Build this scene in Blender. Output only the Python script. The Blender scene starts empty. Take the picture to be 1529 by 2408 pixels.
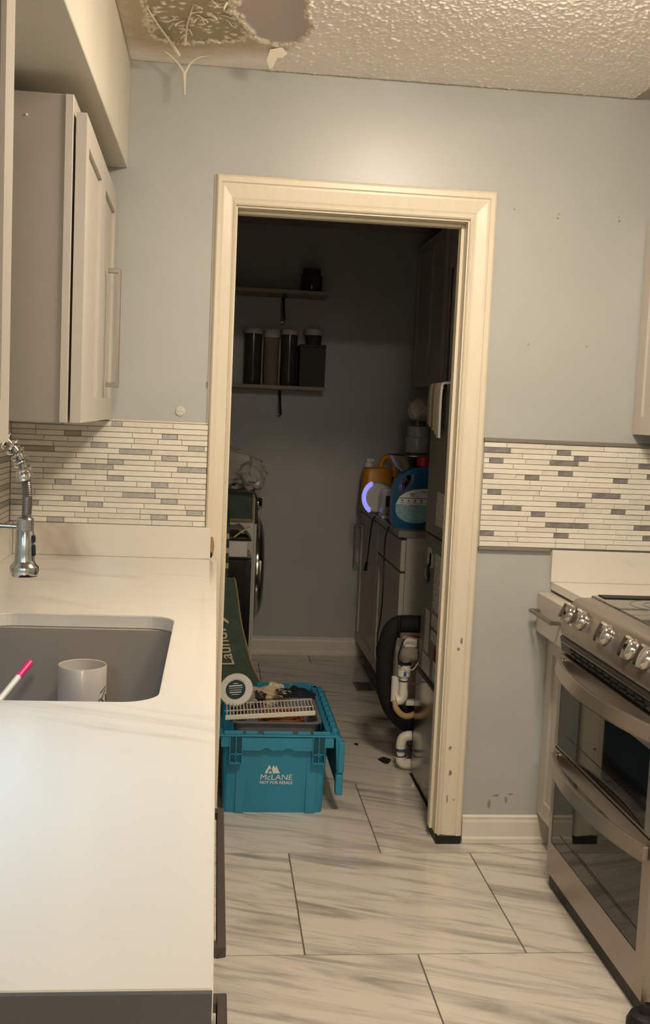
import bpy, bmesh, math, random
import numpy as np
from mathutils import Vector, Matrix, noise as mnoise

S = bpy.context.scene
C = S.collection
PI = math.pi
random.seed(7)

# ------------------------------------------------------------------ camera
F_PX = 2500.0
cam_d = bpy.data.cameras.new('camera')
cam = bpy.data.objects.new('camera', cam_d)
C.objects.link(cam)
cam_d.sensor_fit = 'HORIZONTAL'
cam_d.sensor_width = 36.0
cam_d.lens = 36.0 * F_PX / 1529.0
cam_d.clip_start = 0.02
yaw, pitch, roll = 0.1043, 0.0923, -0.0439
fw = Vector((math.sin(yaw) * math.cos(pitch), math.cos(yaw) * math.cos(pitch), -math.sin(pitch)))
rt0 = Vector((math.cos(yaw), -math.sin(yaw), 0))
dn0 = fw.cross(rt0)
rt = math.cos(roll) * rt0 + math.sin(roll) * dn0
dn = -math.sin(roll) * rt0 + math.cos(roll) * dn0
up = -dn
bk = -fw
cam.matrix_world = Matrix(((rt.x, up.x, bk.x, 0.0), (rt.y, up.y, bk.y, -3.4249), (rt.z, up.z, bk.z, 1.43), (0, 0, 0, 1)))
S.camera = cam

# ------------------------------------------------------------------ world, light, exposure
w = bpy.data.worlds.new('world')
S.world = w
w.use_nodes = True
w.node_tree.nodes['Background'].inputs[0].default_value = (1.0, 0.9, 0.78, 1)
w.node_tree.nodes['Background'].inputs[1].default_value = 0.02
S.view_settings.view_transform = 'Standard'
S.view_settings.look = 'None'
S.view_settings.exposure = 0.0
S.view_settings.gamma = 1.0
S.view_settings.use_curve_mapping = False
LAMP_COLOR = (1.0, 0.85, 0.665)
LAMP_STRENGTH = 124.0         # diffuser of the ceiling light by the doorway
FILL_STRENGTH = 230.0        # unseen ceiling lamp added behind the camera for frontal fill
COOL_COLOR = (0.36, 0.68, 1.0)
COOL_STRENGTH = 34.0         # light bar under the near upper cabinet
GLOW_STRENGTH = 0.9          # blue ring of the round night light

# ------------------------------------------------------------------ materials
def lin(h):
    v = [int(h[i:i + 2], 16) / 255.0 for i in (0, 2, 4)]
    return tuple(x / 12.92 if x <= 0.04045 else ((x + 0.055) / 1.055) ** 2.4 for x in v) + (1.0,)

def mat(name, col, rough=0.5, metal=0.0, var=0.0, vscale=8.0, bump=0.0, bscale=120.0, col2=None, stretch=None, coat=0.0,
        alpha=1.0, trans=0.0, emit=0.0, ior=1.45, spec=0.5):
    m = bpy.data.materials.new(name)
    m.use_nodes = True
    nt = m.node_tree
    b = nt.nodes['Principled BSDF']
    c = lin(col) if isinstance(col, str) else tuple(col) + (1.0,)
    b.inputs['Base Color'].default_value = c
    b.inputs['Roughness'].default_value = rough
    b.inputs['Metallic'].default_value = metal
    b.inputs['Coat Weight'].default_value = coat
    b.inputs['Coat Roughness'].default_value = 0.05
    b.inputs['Alpha'].default_value = alpha
    b.inputs['Transmission Weight'].default_value = trans
    b.inputs['IOR'].default_value = ior
    b.inputs['Specular IOR Level'].default_value = spec
    if emit:
        b.inputs['Emission Color'].default_value = c
        b.inputs['Emission Strength'].default_value = emit
    tc = nt.nodes.new('ShaderNodeTexCoord')
    vec = tc.outputs['Object']
    if stretch:
        mp = nt.nodes.new('ShaderNodeMapping')
        mp.inputs['Scale'].default_value = stretch
        nt.links.new(vec, mp.inputs['Vector'])
        vec = mp.outputs['Vector']
    if var > 0 or col2:
        n = nt.nodes.new('ShaderNodeTexNoise')
        n.inputs['Scale'].default_value = vscale
        n.inputs['Detail'].default_value = 4.0
        nt.links.new(vec, n.inputs['Vector'])
        r = nt.nodes.new('ShaderNodeValToRGB')
        r.color_ramp.elements[0].position = 0.35
        r.color_ramp.elements[1].position = 0.65
        if col2:
            r.color_ramp.elements[0].color = lin(col2)
            r.color_ramp.elements[1].color = c
        else:
            r.color_ramp.elements[0].color = tuple(x * (1 - var) for x in c[:3]) + (1,)
            r.color_ramp.elements[1].color = tuple(min(1, x * (1 + var * 0.5)) for x in c[:3]) + (1,)
        nt.links.new(n.outputs['Fac'], r.inputs['Fac'])
        nt.links.new(r.outputs['Color'], b.inputs['Base Color'])
    if bump > 0:
        n2 = nt.nodes.new('ShaderNodeTexNoise')
        n2.inputs['Scale'].default_value = bscale
        n2.inputs['Detail'].default_value = 3.0
        nt.links.new(vec, n2.inputs['Vector'])
        bp = nt.nodes.new('ShaderNodeBump')
        bp.inputs['Strength'].default_value = bump
        bp.inputs['Distance'].default_value = 0.002
        nt.links.new(n2.outputs['Fac'], bp.inputs['Height'])
        nt.links.new(bp.outputs['Normal'], b.inputs['Normal'])
    return m

def veined(name, base, vein, scale, rot, stretch, lo, hi, rough, per_object=False, second=0.4):
    """polished stone: a pale ground with stretched noise veins"""
    m = bpy.data.materials.new(name)
    m.use_nodes = True
    nt = m.node_tree
    b = nt.nodes['Principled BSDF']
    b.inputs['Roughness'].default_value = rough
    tc = nt.nodes.new('ShaderNodeTexCoord')
    vec = tc.outputs['Object']
    if per_object:
        oi = nt.nodes.new('ShaderNodeObjectInfo')
        mul = nt.nodes.new('ShaderNodeVectorMath')
        mul.operation = 'SCALE'
        cb = nt.nodes.new('ShaderNodeCombineXYZ')
        nt.links.new(oi.outputs['Random'], cb.inputs[0])
        nt.links.new(oi.outputs['Random'], cb.inputs[1])
        nt.links.new(cb.outputs[0], mul.inputs[0])
        mul.inputs['Scale'].default_value = 37.0
        ad = nt.nodes.new('ShaderNodeVectorMath')
        nt.links.new(vec, ad.inputs[0])
        nt.links.new(mul.outputs[0], ad.inputs[1])
        vec = ad.outputs[0]
    mp = nt.nodes.new('ShaderNodeMapping')
    mp.vector_type = 'POINT'
    mp.inputs['Rotation'].default_value = rot
    nt.links.new(vec, mp.inputs['Vector'])
    mp2 = nt.nodes.new('ShaderNodeMapping')
    mp2.inputs['Scale'].default_value = stretch
    nt.links.new(mp.outputs['Vector'], mp2.inputs['Vector'])
    facs = []
    for sc, dist, l, h in ((scale, 1.2, lo, hi), (scale * 2.7, 0.8, lo + 0.02, hi + 0.03)):
        n = nt.nodes.new('ShaderNodeTexNoise')
        n.inputs['Scale'].default_value = sc
        n.inputs['Detail'].default_value = 5.0
        n.inputs['Roughness'].default_value = 0.55
        n.inputs['Distortion'].default_value = dist
        nt.links.new(mp2.outputs['Vector'], n.inputs['Vector'])
        r = nt.nodes.new('ShaderNodeMapRange')
        r.inputs['From Min'].default_value = l
        r.inputs['From Max'].default_value = h
        nt.links.new(n.outputs['Fac'], r.inputs['Value'])
        facs.append(r.outputs['Result'])
    ml = nt.nodes.new('ShaderNodeMath')
    ml.operation = 'MULTIPLY'
    ml.inputs[1].default_value = second
    nt.links.new(facs[1], ml.inputs[0])
    mx = nt.nodes.new('ShaderNodeMath')
    mx.operation = 'MAXIMUM'
    nt.links.new(facs[0], mx.inputs[0])
    nt.links.new(ml.outputs[0], mx.inputs[1])
    cr = nt.nodes.new('ShaderNodeMix')
    cr.data_type = 'RGBA'
    cr.inputs[6].default_value = lin(base)
    cr.inputs[7].default_value = lin(vein)
    nt.links.new(mx.outputs[0], cr.inputs[0])
    nt.links.new(cr.outputs[2], b.inputs['Base Color'])
    return m

def print_lines(name, paper, ink, rows, thick=0.5, rough=0.5):
    """a printed paper label: rows of small unreadable print"""
    m = bpy.data.materials.new(name)
    m.use_nodes = True
    nt = m.node_tree
    b = nt.nodes['Principled BSDF']
    b.inputs['Roughness'].default_value = rough
    tc = nt.nodes.new('ShaderNodeTexCoord')
    wv = nt.nodes.new('ShaderNodeTexWave')
    wv.bands_direction = 'Z'
    wv.inputs['Scale'].default_value = rows
    nt.links.new(tc.outputs['Generated'], wv.inputs['Vector'])
    n = nt.nodes.new('ShaderNodeTexNoise')
    n.inputs['Scale'].default_value = 14.0
    n.inputs['Detail'].default_value = 2.0
    nt.links.new(tc.outputs['Generated'], n.inputs['Vector'])
    g1 = nt.nodes.new('ShaderNodeMath')
    g1.operation = 'GREATER_THAN'
    g1.inputs[1].default_value = thick
    nt.links.new(wv.outputs['Fac'], g1.inputs[0])
    g2 = nt.nodes.new('ShaderNodeMath')
    g2.operation = 'GREATER_THAN'
    g2.inputs[1].default_value = 0.47
    nt.links.new(n.outputs['Fac'], g2.inputs[0])
    ml = nt.nodes.new('ShaderNodeMath')
    ml.operation = 'MULTIPLY'
    nt.links.new(g1.outputs[0], ml.inputs[0])
    nt.links.new(g2.outputs[0], ml.inputs[1])
    mx = nt.nodes.new('ShaderNodeMix')
    mx.data_type = 'RGBA'
    mx.inputs[6].default_value = lin(paper)
    mx.inputs[7].default_value = lin(ink)
    nt.links.new(ml.outputs[0], mx.inputs[0])
    nt.links.new(mx.outputs[2], b.inputs['Base Color'])
    return m

M = {}
M['wall'] = mat('blue_grey_wall_paint', 'ADAFAC', 0.36, var=0.04, vscale=3, bump=0.08, bscale=160)
M['soffit'] = mat('cream_soffit_paint', 'D6D0C0', 0.45, var=0.05, vscale=4, bump=0.08, bscale=120)
M['ceil'] = mat('ceiling_board', 'B9AFA6', 0.9)
M['trim'] = mat('cream_trim_paint', 'D8CEBA', 0.36, var=0.025, vscale=14, stretch=(4, 4, 0.6))
M['base'] = mat('white_baseboard_paint', 'D8D2C8', 0.4, var=0.04, vscale=10)
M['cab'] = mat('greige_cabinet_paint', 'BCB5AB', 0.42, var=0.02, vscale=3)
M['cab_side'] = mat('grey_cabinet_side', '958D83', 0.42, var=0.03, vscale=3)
M['grout'] = mat('pale_grout', 'C9C2B4', 0.9)
M['tile_white'] = mat('white_glazed_mosaic', 'DFDACE', 0.16, var=0.04, vscale=30)
M['tile_cream'] = mat('cream_stone_mosaic', 'D6D0C4', 0.3, var=0.05, vscale=40)
M['tile_grey'] = mat('brushed_grey_mosaic', 'B2AFAA', 0.3, metal=0.35, var=0.2, vscale=40, stretch=(6, 1, 1), bump=0.3, bscale=60)
M['tile_grey_dark'] = mat('textured_grey_mosaic', '8C8786', 0.42, metal=0.25, var=0.25, vscale=60, bump=0.4, bscale=90)
M['tile_tan'] = mat('tan_mosaic', 'AB9C84', 0.35, var=0.05)
M['quartz'] = veined('white_quartz', 'D9D4CA', 'B3A899', 1.7, (0, 0, 0.5), (0.5, 1.6, 1.6), 0.57, 0.72, 0.14, second=0.35)
M['floor_tile'] = veined('marble_floor_tile', 'D3CCC1', '8F8A83', 2.3, (0, 0, 0.36), (0.55, 4.6, 1), 0.49, 0.72, 0.12, per_object=True, second=0.75)
M['floor_grout'] = mat('brown_grey_floor_grout', '6E645C', 0.9)
M['steel'] = mat('brushed_stainless', 'B5AFA8', 0.28, metal=1.0, var=0.05, vscale=20, stretch=(1, 30, 1))
M['range_steel'] = mat('warm_stainless', 'AAA097', 0.33, metal=0.9, var=0.06, vscale=20, stretch=(1, 1, 30))
M['sink_steel'] = mat('sink_stainless', '6F7D8E', 0.2, metal=1.0, var=0.06, vscale=14, stretch=(1, 1, 22))
M['chrome'] = mat('chrome', 'CFCBC6', 0.1, metal=1.0)
M['dark_metal'] = mat('dark_brown_metal', '544C48', 0.35, metal=0.6)
M['pull'] = mat('brushed_nickel_pull', '8F857C', 0.36, metal=0.75)
M['black'] = mat('matte_black', '161616', 0.5)
M['black_plastic'] = mat('black_plastic', '141517', 0.3, var=0.2)
M['black_glass'] = mat('black_glass', '0B0B0C', 0.04, coat=0.6)
M['oven_glass'] = mat('oven_door_glass', '151412', 0.03, spec=0.45)
M['dark_grey'] = mat('dark_grey_edging', '47474A', 0.5, var=0.06)
M['fascia'] = mat('grey_vent_fascia', '4E4A42', 0.4, metal=0.5)
M['teal'] = mat('teal_plastic', '2E86A6', 0.42, var=0.05, vscale=6, bump=0.06, bscale=300)
M['white_print'] = mat('white_print', 'D9DDDB', 0.6)
M['white_plastic'] = mat('white_plastic', 'DAD6CE', 0.35, var=0.02)
M['pvc'] = mat('pvc_pipe', 'E6E0D2', 0.35, var=0.05)
M['hose_tan'] = mat('tan_hose', 'B7986A', 0.5, var=0.1)
M['blue_primer'] = mat('blue_pipe_primer', '2E6FA0', 0.5, var=0.3, vscale=90)
M['foam'] = mat('black_foam_insulation', '121212', 0.85, bump=0.5, bscale=60)
M['hvac'] = mat('grey_sheet_metal_paint', '77746C', 0.42, metal=0.05, var=0.04, vscale=3)
M['galv'] = mat('galvanised_sheet', '8E8E88', 0.18, metal=0.9, var=0.12, vscale=10)
M['label'] = print_lines('printed_label', 'E0DBCE', '6A665E', 9)
M['label_red'] = mat('red_warning_label', '8C2A1E', 0.5)
M['label_wh'] = print_lines('white_label', 'D8D6CC', '77746C', 6)
M['bottle_blue'] = mat('blue_bottle_plastic', '14567F', 0.3, var=0.05)
M['bottle_label'] = print_lines('blue_bottle_label', '6FA3B4', 'A8C4CA', 5)
M['orange_jug'] = mat('orange_jug_plastic', 'D08A14', 0.35, var=0.05)
M['red_plastic'] = mat('red_plastic', '9C1F2C', 0.4)
M['clear'] = mat('clear_plastic', 'C9C7CF', 0.12, alpha=0.42, spec=0.6)
M['bag'] = mat('thin_white_bag', 'C8C4BA', 0.3, alpha=0.75, var=0.05)
M['glow'] = mat('blue_night_light', (0.30, 0.30, 1.0), 0.4, emit=GLOW_STRENGTH)
M['green'] = mat('dark_green_rug', '48594B', 0.9, var=0.18, vscale=30, bump=0.4, bscale=400)
M['tan'] = mat('tan_rug_binding', '9C8660', 0.85)
M['cream_print'] = mat('cream_rug_print', 'CDBE9C', 0.9)
M['grey_bin'] = mat('grey_bin_plastic', '6D6E74', 0.45, var=0.03)
M['wire_white'] = mat('white_wire_coating', 'D6CFC0', 0.35)
M['copper'] = mat('orange_cable', '9A5A2E', 0.5, var=0.2)
M['beige'] = mat('beige_wrap', 'B9A88A', 0.6, var=0.15, vscale=20)
M['foil'] = mat('crumpled_foil', 'C8C4BC', 0.15, metal=1.0)
M['navy'] = mat('navy_cloth', '171C2B', 0.8)
M['mug'] = mat('grey_ceramic', 'BDB4AA', 0.25, var=0.02)
M['mug_mark'] = mat('dark_mug_print', '45484C', 0.4)
M['pink'] = mat('pink_plastic', 'D62A78', 0.35)
M['dark_panel'] = mat('dark_glass_panel', '3A2E28', 0.15)
M['shelf_wood'] = mat('pale_shelf_board', 'AEA490', 0.6, var=0.1, vscale=8, stretch=(1, 12, 12))
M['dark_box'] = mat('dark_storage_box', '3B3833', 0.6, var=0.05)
M['canister'] = mat('smoked_canister', '4A4640', 0.15)
M['cloth_grey'] = mat('grey_cloth', '8E8578', 0.9, var=0.1)
M['washer'] = mat('white_appliance_enamel', 'CFCBC2', 0.25)
M['washer_dark'] = mat('graphite_door_ring', '2B2C2E', 0.22, metal=0.3)
M['paint_flake'] = mat('peeling_paint', 'DCD2BE', 0.6, var=0.1)
M['bare_board'] = mat('bare_ceiling_paper', '8C7C60', 0.85, var=0.08, vscale=18)
M['primer'] = mat('mauve_grey_primer', '9A8A84', 0.85, var=0.04, vscale=9)
M['diffuser'] = mat('lamp_diffuser', LAMP_COLOR, 0.4, emit=LAMP_STRENGTH)
M['fill_diffuser'] = mat('rear_fill_diffuser', LAMP_COLOR, 0.4, emit=FILL_STRENGTH)
M['led'] = mat('cool_led_diffuser', COOL_COLOR, 0.4, emit=COOL_STRENGTH)
M['burner'] = mat('burner_print', '4A4744', 0.1)
M['spot'] = mat('dark_floor_stain', '1E1A16', 0.8)
M['vent_brown'] = mat('brown_floor_register', '7A6A5E', 0.5, metal=0.2)
M['scuff'] = mat('grey_scuff', '88857D', 0.8)
M['bowl'] = mat('dark_steel_bowl', '9C978E', 0.3, metal=1.0)
# ------------------------------------------------------------------ helpers
ORG = {}

def thing(name, label, cat, loc, group=None, kind=None):
    o = bpy.data.objects.new(name, None)
    o.empty_display_size = 0.05
    o.location = loc
    C.objects.link(o)
    ORG[o.name] = Vector(loc)
    if label: o['label'] = label
    if cat: o['category'] = cat
    if group: o['group'] = group
    if kind: o['kind'] = kind
    return o

def tag(o, label, cat, group=None):
    o['label'] = label
    o['category'] = cat
    if group: o['group'] = group
    return o

class MB:
    """collects shapes in world coordinates"""
    def __init__(s): s.bm = bmesh.new()
    def quadgrid(s, P, closed_u=False, closed_v=False, cap=False):
        V = [[s.bm.verts.new(p) for p in row] for row in P]
        n, m = len(V), len(V[0])
        for i in range(n if closed_u else n - 1):
            for j in range(m if closed_v else m - 1):
                a, b, c, d = V[i][j], V[(i + 1) % n][j], V[(i + 1) % n][(j + 1) % m], V[i][(j + 1) % m]
                try: s.bm.faces.new((a, b, c, d))
                except ValueError: pass
        if cap:
            for row in ((V[-1],) if cap == 'last' else (V[0], V[-1])):
                try: s.bm.faces.new(row)
                except ValueError: pass
        return s
    def box(s, x0, x1, y0, y1, z0, z1):
        v = [s.bm.verts.new((x, y, z)) for x in (x0, x1) for y in (y0, y1) for z in (z0, z1)]
        for f in ((0, 1, 3, 2), (4, 6, 7, 5), (0, 4, 5, 1), (2, 3, 7, 6), (0, 2, 6, 4), (1, 5, 7, 3)):
            s.bm.faces.new([v[i] for i in f])
        return s
    def obox(s, c, ax, ay, az, hx, hy, hz):
        c, ax, ay, az = Vector(c), Vector(ax).normalized(), Vector(ay).normalized(), Vector(az).normalized()
        v = [s.bm.verts.new(c + ax * hx * i + ay * hy * j + az * hz * k) for i in (-1, 1) for j in (-1, 1) for k in (-1, 1)]
        for f in ((0, 1, 3, 2), (4, 6, 7, 5), (0, 4, 5, 1), (2, 3, 7, 6), (0, 2, 6, 4), (1, 5, 7, 3)):
            s.bm.faces.new([v[i] for i in f])
        return s
    def prism(s, pts, axis, a, b):
        """polygon pts (2D) extruded along axis from a to b; 2D order is the remaining axes in xyz order"""
        def P(p, t):
            q = list(p)
            q.insert(axis, t)
            return q
        A = [s.bm.verts.new(P(p, a)) for p in pts]
        B = [s.bm.verts.new(P(p, b)) for p in pts]
        n = len(pts)
        s.bm.faces.new(A)
        s.bm.faces.new(B[::-1])
        for i in range(n):
            s.bm.faces.new((A[i], B[i], B[(i + 1) % n], A[(i + 1) % n]))
        return s
    def tube(s, pts, r, n=10, smooth=4):
        pts = spline(pts, smooth) if smooth else [Vector(p) for p in pts]
        rr = r if isinstance(r, (list, tuple)) else None
        N = len(pts)
        rows = []
        t0 = (pts[1] - pts[0]).normalized()
        nrm = t0.orthogonal().normalized()
        for i, p in enumerate(pts):
            t = (pts[min(i + 1, N - 1)] - pts[max(i - 1, 0)]).normalized()
            nrm = (nrm - t * nrm.dot(t)).normalized()
            bn = t.cross(nrm)
            q = (rr[0] + (rr[1] - rr[0]) * i / (N - 1)) if rr else r
            rows.append([p + (nrm * math.cos(2 * PI * k / n) + bn * math.sin(2 * PI * k / n)) * q for k in range(n)])
        s.quadgrid(rows, closed_v=True, cap=True)
        return s
    def strap(s, pts, w, t, side, smooth=6):
        """flat band along pts; side = width direction"""
        pts = spline(pts, smooth)
        sd = Vector(side).normalized()
        N = len(pts)
        rows = []
        for i, p in enumerate(pts):
            d = (pts[min(i + 1, N - 1)] - pts[max(i - 1, 0)]).normalized()
            nn = d.cross(sd).normalized()
            rows.append([p + sd * w / 2 + nn * t / 2, p - sd * w / 2 + nn * t / 2, p - sd * w / 2 - nn * t / 2, p + sd * w / 2 - nn * t / 2])
        s.quadgrid(rows, closed_v=True, cap=True)
        return s
    def lathe(s, prof, c, axis=(0, 0, 1), n=24, closed=True):
        """prof: list of (radius, height) along axis from c"""
        c, a = Vector(c), Vector(axis).normalized()
        u = a.orthogonal().normalized()
        v = a.cross(u)
        rows = [[c + a * h + (u * math.cos(2 * PI * k / n) + v * math.sin(2 * PI * k / n)) * max(r, 1e-5) for k in range(n)] for r, h in prof]
        s.quadgrid(rows, closed_v=True, cap=closed)
        return s
    def blob(s, c, r, seed=0, amp=0.2, freq=2.0, seg=20, rings=14, flat=None, ridged=False):
        c = Vector(c)
        rows = []
        for i in range(rings + 1):
            th = PI * i / rings
            row = []
            for k in range(seg):
                ph = 2 * PI * k / seg
                d = Vector((math.sin(th) * math.cos(ph), math.sin(th) * math.sin(ph), math.cos(th)))
                q = mnoise.noise(d * freq + Vector((seed * 7.3, seed * 3.1, seed)))
                q2 = mnoise.noise(d * freq * 2.7 + Vector((seed * 1.3, seed * 9.1, seed)))
                f = 1 + amp * (q + 0.6 * (-abs(q2) if ridged else q2))
                p = Vector((d.x * r[0] * f, d.y * r[1] * f, d.z * r[2] * f))
                if flat is not None and p.z < flat: p.z = flat
                row.append(c + p)
            rows.append(row)
        s.quadgrid(rows, closed_v=True)
        return s
    def build(s, name, m, parent=None, bevel=0.0, seg=1, smooth=False, solid=0.0, weld=True):
        bm = s.bm
        if weld: bmesh.ops.remove_doubles(bm, verts=bm.verts[:], dist=1e-6)
        bmesh.ops.recalc_face_normals(bm, faces=bm.faces[:])
        if solid:
            bmesh.ops.solidify(bm, geom=bm.faces[:], thickness=solid)
        if bevel:
            ed = [e for e in bm.edges if len(e.link_faces) == 2 and e.calc_face_angle(0) > 0.6]
            bmesh.ops.bevel(bm, geom=ed, offset=bevel, segments=seg, affect='EDGES', clamp_overlap=True)
        org = ORG[parent.name] if parent is not None else Vector((0, 0, 0))
        if parent is not None: bmesh.ops.translate(bm, verts=bm.verts[:], vec=-org)
        me = bpy.data.meshes.new(name)
        bm.to_mesh(me)
        bm.free()
        if smooth:
            for p in me.polygons: p.use_smooth = True
            if smooth != 'all':
                me.set_sharp_from_angle(angle=math.radians(38))
        me.materials.append(M[m] if isinstance(m, str) else m)
        o = bpy.data.objects.new(name, me)
        C.objects.link(o)
        ORG[o.name] = org
        if parent is not None: o.parent = parent
        return o

def spline(pts, k):
    P = [Vector(p) for p in pts]
    if len(P) < 3 or k < 2:
        return P
    out = []
    for i in range(len(P) - 1):
        a = P[max(i - 1, 0)]; b = P[i]; c = P[i + 1]; d = P[min(i + 2, len(P) - 1)]
        for j in range(k):
            t = j / k
            out.append(0.5 * ((2 * b) + (c - a) * t + (2 * a - 5 * b + 4 * c - d) * t * t + (3 * b - a - 3 * c + d) * t ** 3))
    out.append(P[-1])
    return out

def rrect(x0, x1, y0, y1, r, n=6):
    out = []
    for cx, cy, a0 in ((x1 - r, y1 - r, 0), (x0 + r, y1 - r, 90), (x0 + r, y0 + r, 180), (x1 - r, y0 + r, 270)):
        for i in range(n + 1):
            a = math.radians(a0 + 90 * i / n)
            out.append((cx + r * math.cos(a), cy + r * math.sin(a)))
    return out

def bx(name, m, parent, x0, x1, y0, y1, z0, z1, bevel=0.0, seg=1):
    return MB().box(x0, x1, y0, y1, z0, z1).build(name, m, parent, bevel, seg)

def struct(o):
    o['kind'] = 'structure'
    return o

def text_verts(body, size, bold=0.0):
    """flat lettering as (verts, faces) in the XY plane, centred"""
    cu = bpy.data.curves.new('lettering', 'FONT')
    cu.body = body
    cu.size = size
    cu.offset = bold
    cu.align_x = 'CENTER'
    cu.align_y = 'CENTER'
    cu.resolution_u = 3
    ob = bpy.data.objects.new('lettering', cu)
    C.objects.link(ob)
    dg = bpy.context.evaluated_depsgraph_get()
    me = bpy.data.meshes.new_from_object(ob.evaluated_get(dg))
    vs = [v.co.copy() for v in me.vertices]
    fs = [tuple(p.vertices) for p in me.polygons]
    bpy.data.objects.remove(ob)
    bpy.data.curves.remove(cu)
    bpy.data.meshes.remove(me)
    return vs, fs

def lettering(name, body, size, m, parent, fn, bold=0.0):
    vs, fs = text_verts(body, size, bold)
    mb = MB()
    V = [mb.bm.verts.new(fn(v.x, v.y)) for v in vs]
    for f in fs:
        try: mb.bm.faces.new([V[i] for i in f])
        except ValueError: pass
    return mb.build(name, m, parent, weld=False)

def shaker(mb, side, xf, y0, y1, z0, z1, th=0.022, fr=0.058, rec=0.009):
    """shaker door whose front is the plane x = xf and which looks towards side (+1 or -1)"""
    xb = xf - side * th
    xr = xf - side * rec
    a, b = sorted((xf, xb))
    mb.box(a, b, y0, y0 + fr, z0, z1).box(a, b, y1 - fr, y1, z0, z1)
    mb.box(a, b, y0 + fr, y1 - fr, z0, z0 + fr).box(a, b, y0 + fr, y1 - fr, z1 - fr, z1)
    a, b = sorted((xr, xb))
    mb.box(a, b, y0 + fr, y1 - fr, z0 + fr, z1 - fr)
    return mb

def bar_pull_z(name, parent, xf, side, y, z0, z1, stand=0.034, w=0.012):
    mb = MB()
    a, b = sorted((xf + side * stand, xf + side * (stand + 0.010)))
    mb.box(a, b, y - w / 2, y + w / 2, z0, z1)
    for z in (z0, z1 - w):
        a, b = sorted((xf, xf + side * stand))
        mb.box(a, b, y - w / 2, y + w / 2, z, z + w)
    return mb.build(name, 'pull', parent, 0.0012)

def bar_pull_y(name, parent, xf, side, z, y0, y1, stand=0.028, w=0.012, m='pull', end=0.01):
    mb = MB()
    a, b = sorted((xf + side * stand, xf + side * (stand + 0.010)))
    mb.box(a, b, y0, y1, z - w / 2, z + w / 2)
    for y in (y0, y1 - end):
        a, b = sorted((xf, xf + side * stand))
        mb.box(a, b, y, y + end, z - w / 2, z + w / 2)
    return mb.build(name, m, parent, 0.0012)

def copy_tree(o, parent=None):
    c = o.copy()
    C.objects.link(c)
    if parent is not None: c.parent = parent
    for ch in list(o.children): copy_tree(ch, c)
    return c
# ------------------------------------------------------------------ room shell
CEIL = 2.485
XL, XR, YN = -0.65, 1.72, -5.4          # kitchen: left, right and near walls
LXL, LXR, LYF, WT = -0.62, 1.46, 2.753, 0.12   # laundry: left, right and far walls; wall thickness
OX0, OX1, OZ = 0.022, 0.798, 2.08       # rough opening
JX0, JX1, JZ = 0.042, 0.780, 2.062      # finished opening

mb = MB()
mb.box(XL - 0.15, OX0, 0, WT, 0, CEIL).box(OX1, XR + 0.15, 0, WT, 0, CEIL).box(OX0, OX1, 0, WT, OZ, CEIL)
wall_back = struct(mb.build('wall_back', 'wall'))
wall_left = struct(bx('wall_left', 'wall', None, XL - 0.12, XL, YN, 0, 0, CEIL))
struct(bx('wall_right', 'wall', None, XR, XR + 0.12, YN, 0, 0, CEIL))
struct(bx('wall_near', 'wall', None, XL - 0.12, XR + 0.12, YN - 0.12, YN, 0, CEIL))
struct(bx('wall_far', 'wall', None, LXL - 0.12, LXR + 0.12, LYF, LYF + 0.12, 0, CEIL))
struct(bx('wall_far_left', 'wall', None, LXL - 0.12, LXL, WT, LYF, 0, CEIL))
struct(bx('wall_far_right', 'wall', None, LXR, LXR + 0.12, WT, LYF, 0, CEIL))
struct(bx('wall_soffit', 'soffit', None, XL, -0.303, -3.2, 0, 2.16, CEIL, 0.002))
ceiling = struct(bx('ceiling', 'ceil', None, XL - 0.12, XR + 0.12, YN - 0.12, LYF + 0.12, CEIL, CEIL + 0.12))

# ---- popcorn layer with the peeled patch
def inpoly(x, y, P):
    c = False
    for i in range(len(P)):
        (x1, y1), (x2, y2) = P[i], P[i - 1]
        if (y1 > y) != (y2 > y) and x < (x2 - x1) * (y - y1) / (y2 - y1) + x1: c = not c
    return c
def dpoly(x, y, P):
    d = 9.0
    for i in range(len(P)):
        (x1, y1), (x2, y2) = P[i], P[i - 1]
        dx, dy = x2 - x1, y2 - y1
        t = max(0, min(1, ((x - x1) * dx + (y - y1) * dy) / (dx * dx + dy * dy)))
        d = min(d, math.hypot(x - x1 - t * dx, y - y1 - t * dy))
    return d
BROWN = [(-0.225, -0.95), (-0.228, -0.3), (-0.212, -0.212), (-0.15, -0.188), (-0.06, -0.225), (0.035, -0.262), (0.045, -0.34), (0.0, -0.47), (0.0, -0.95)]
PRIMER = [(0.006, -0.95), (0.006, -0.47), (0.052, -0.36), (0.06, -0.285), (0.12, -0.255), (0.175, -0.262), (0.21, -0.325), (0.222, -0.42), (0.2, -0.52), (0.2, -0.95)]
x0, x1, y0, y1, st = -0.3025, 1.30, -0.98, 0.0, 0.0036
nx, ny = int((x1 - x0) / st), int((y1 - y0) / st)
verts, cols = [], []
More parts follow.
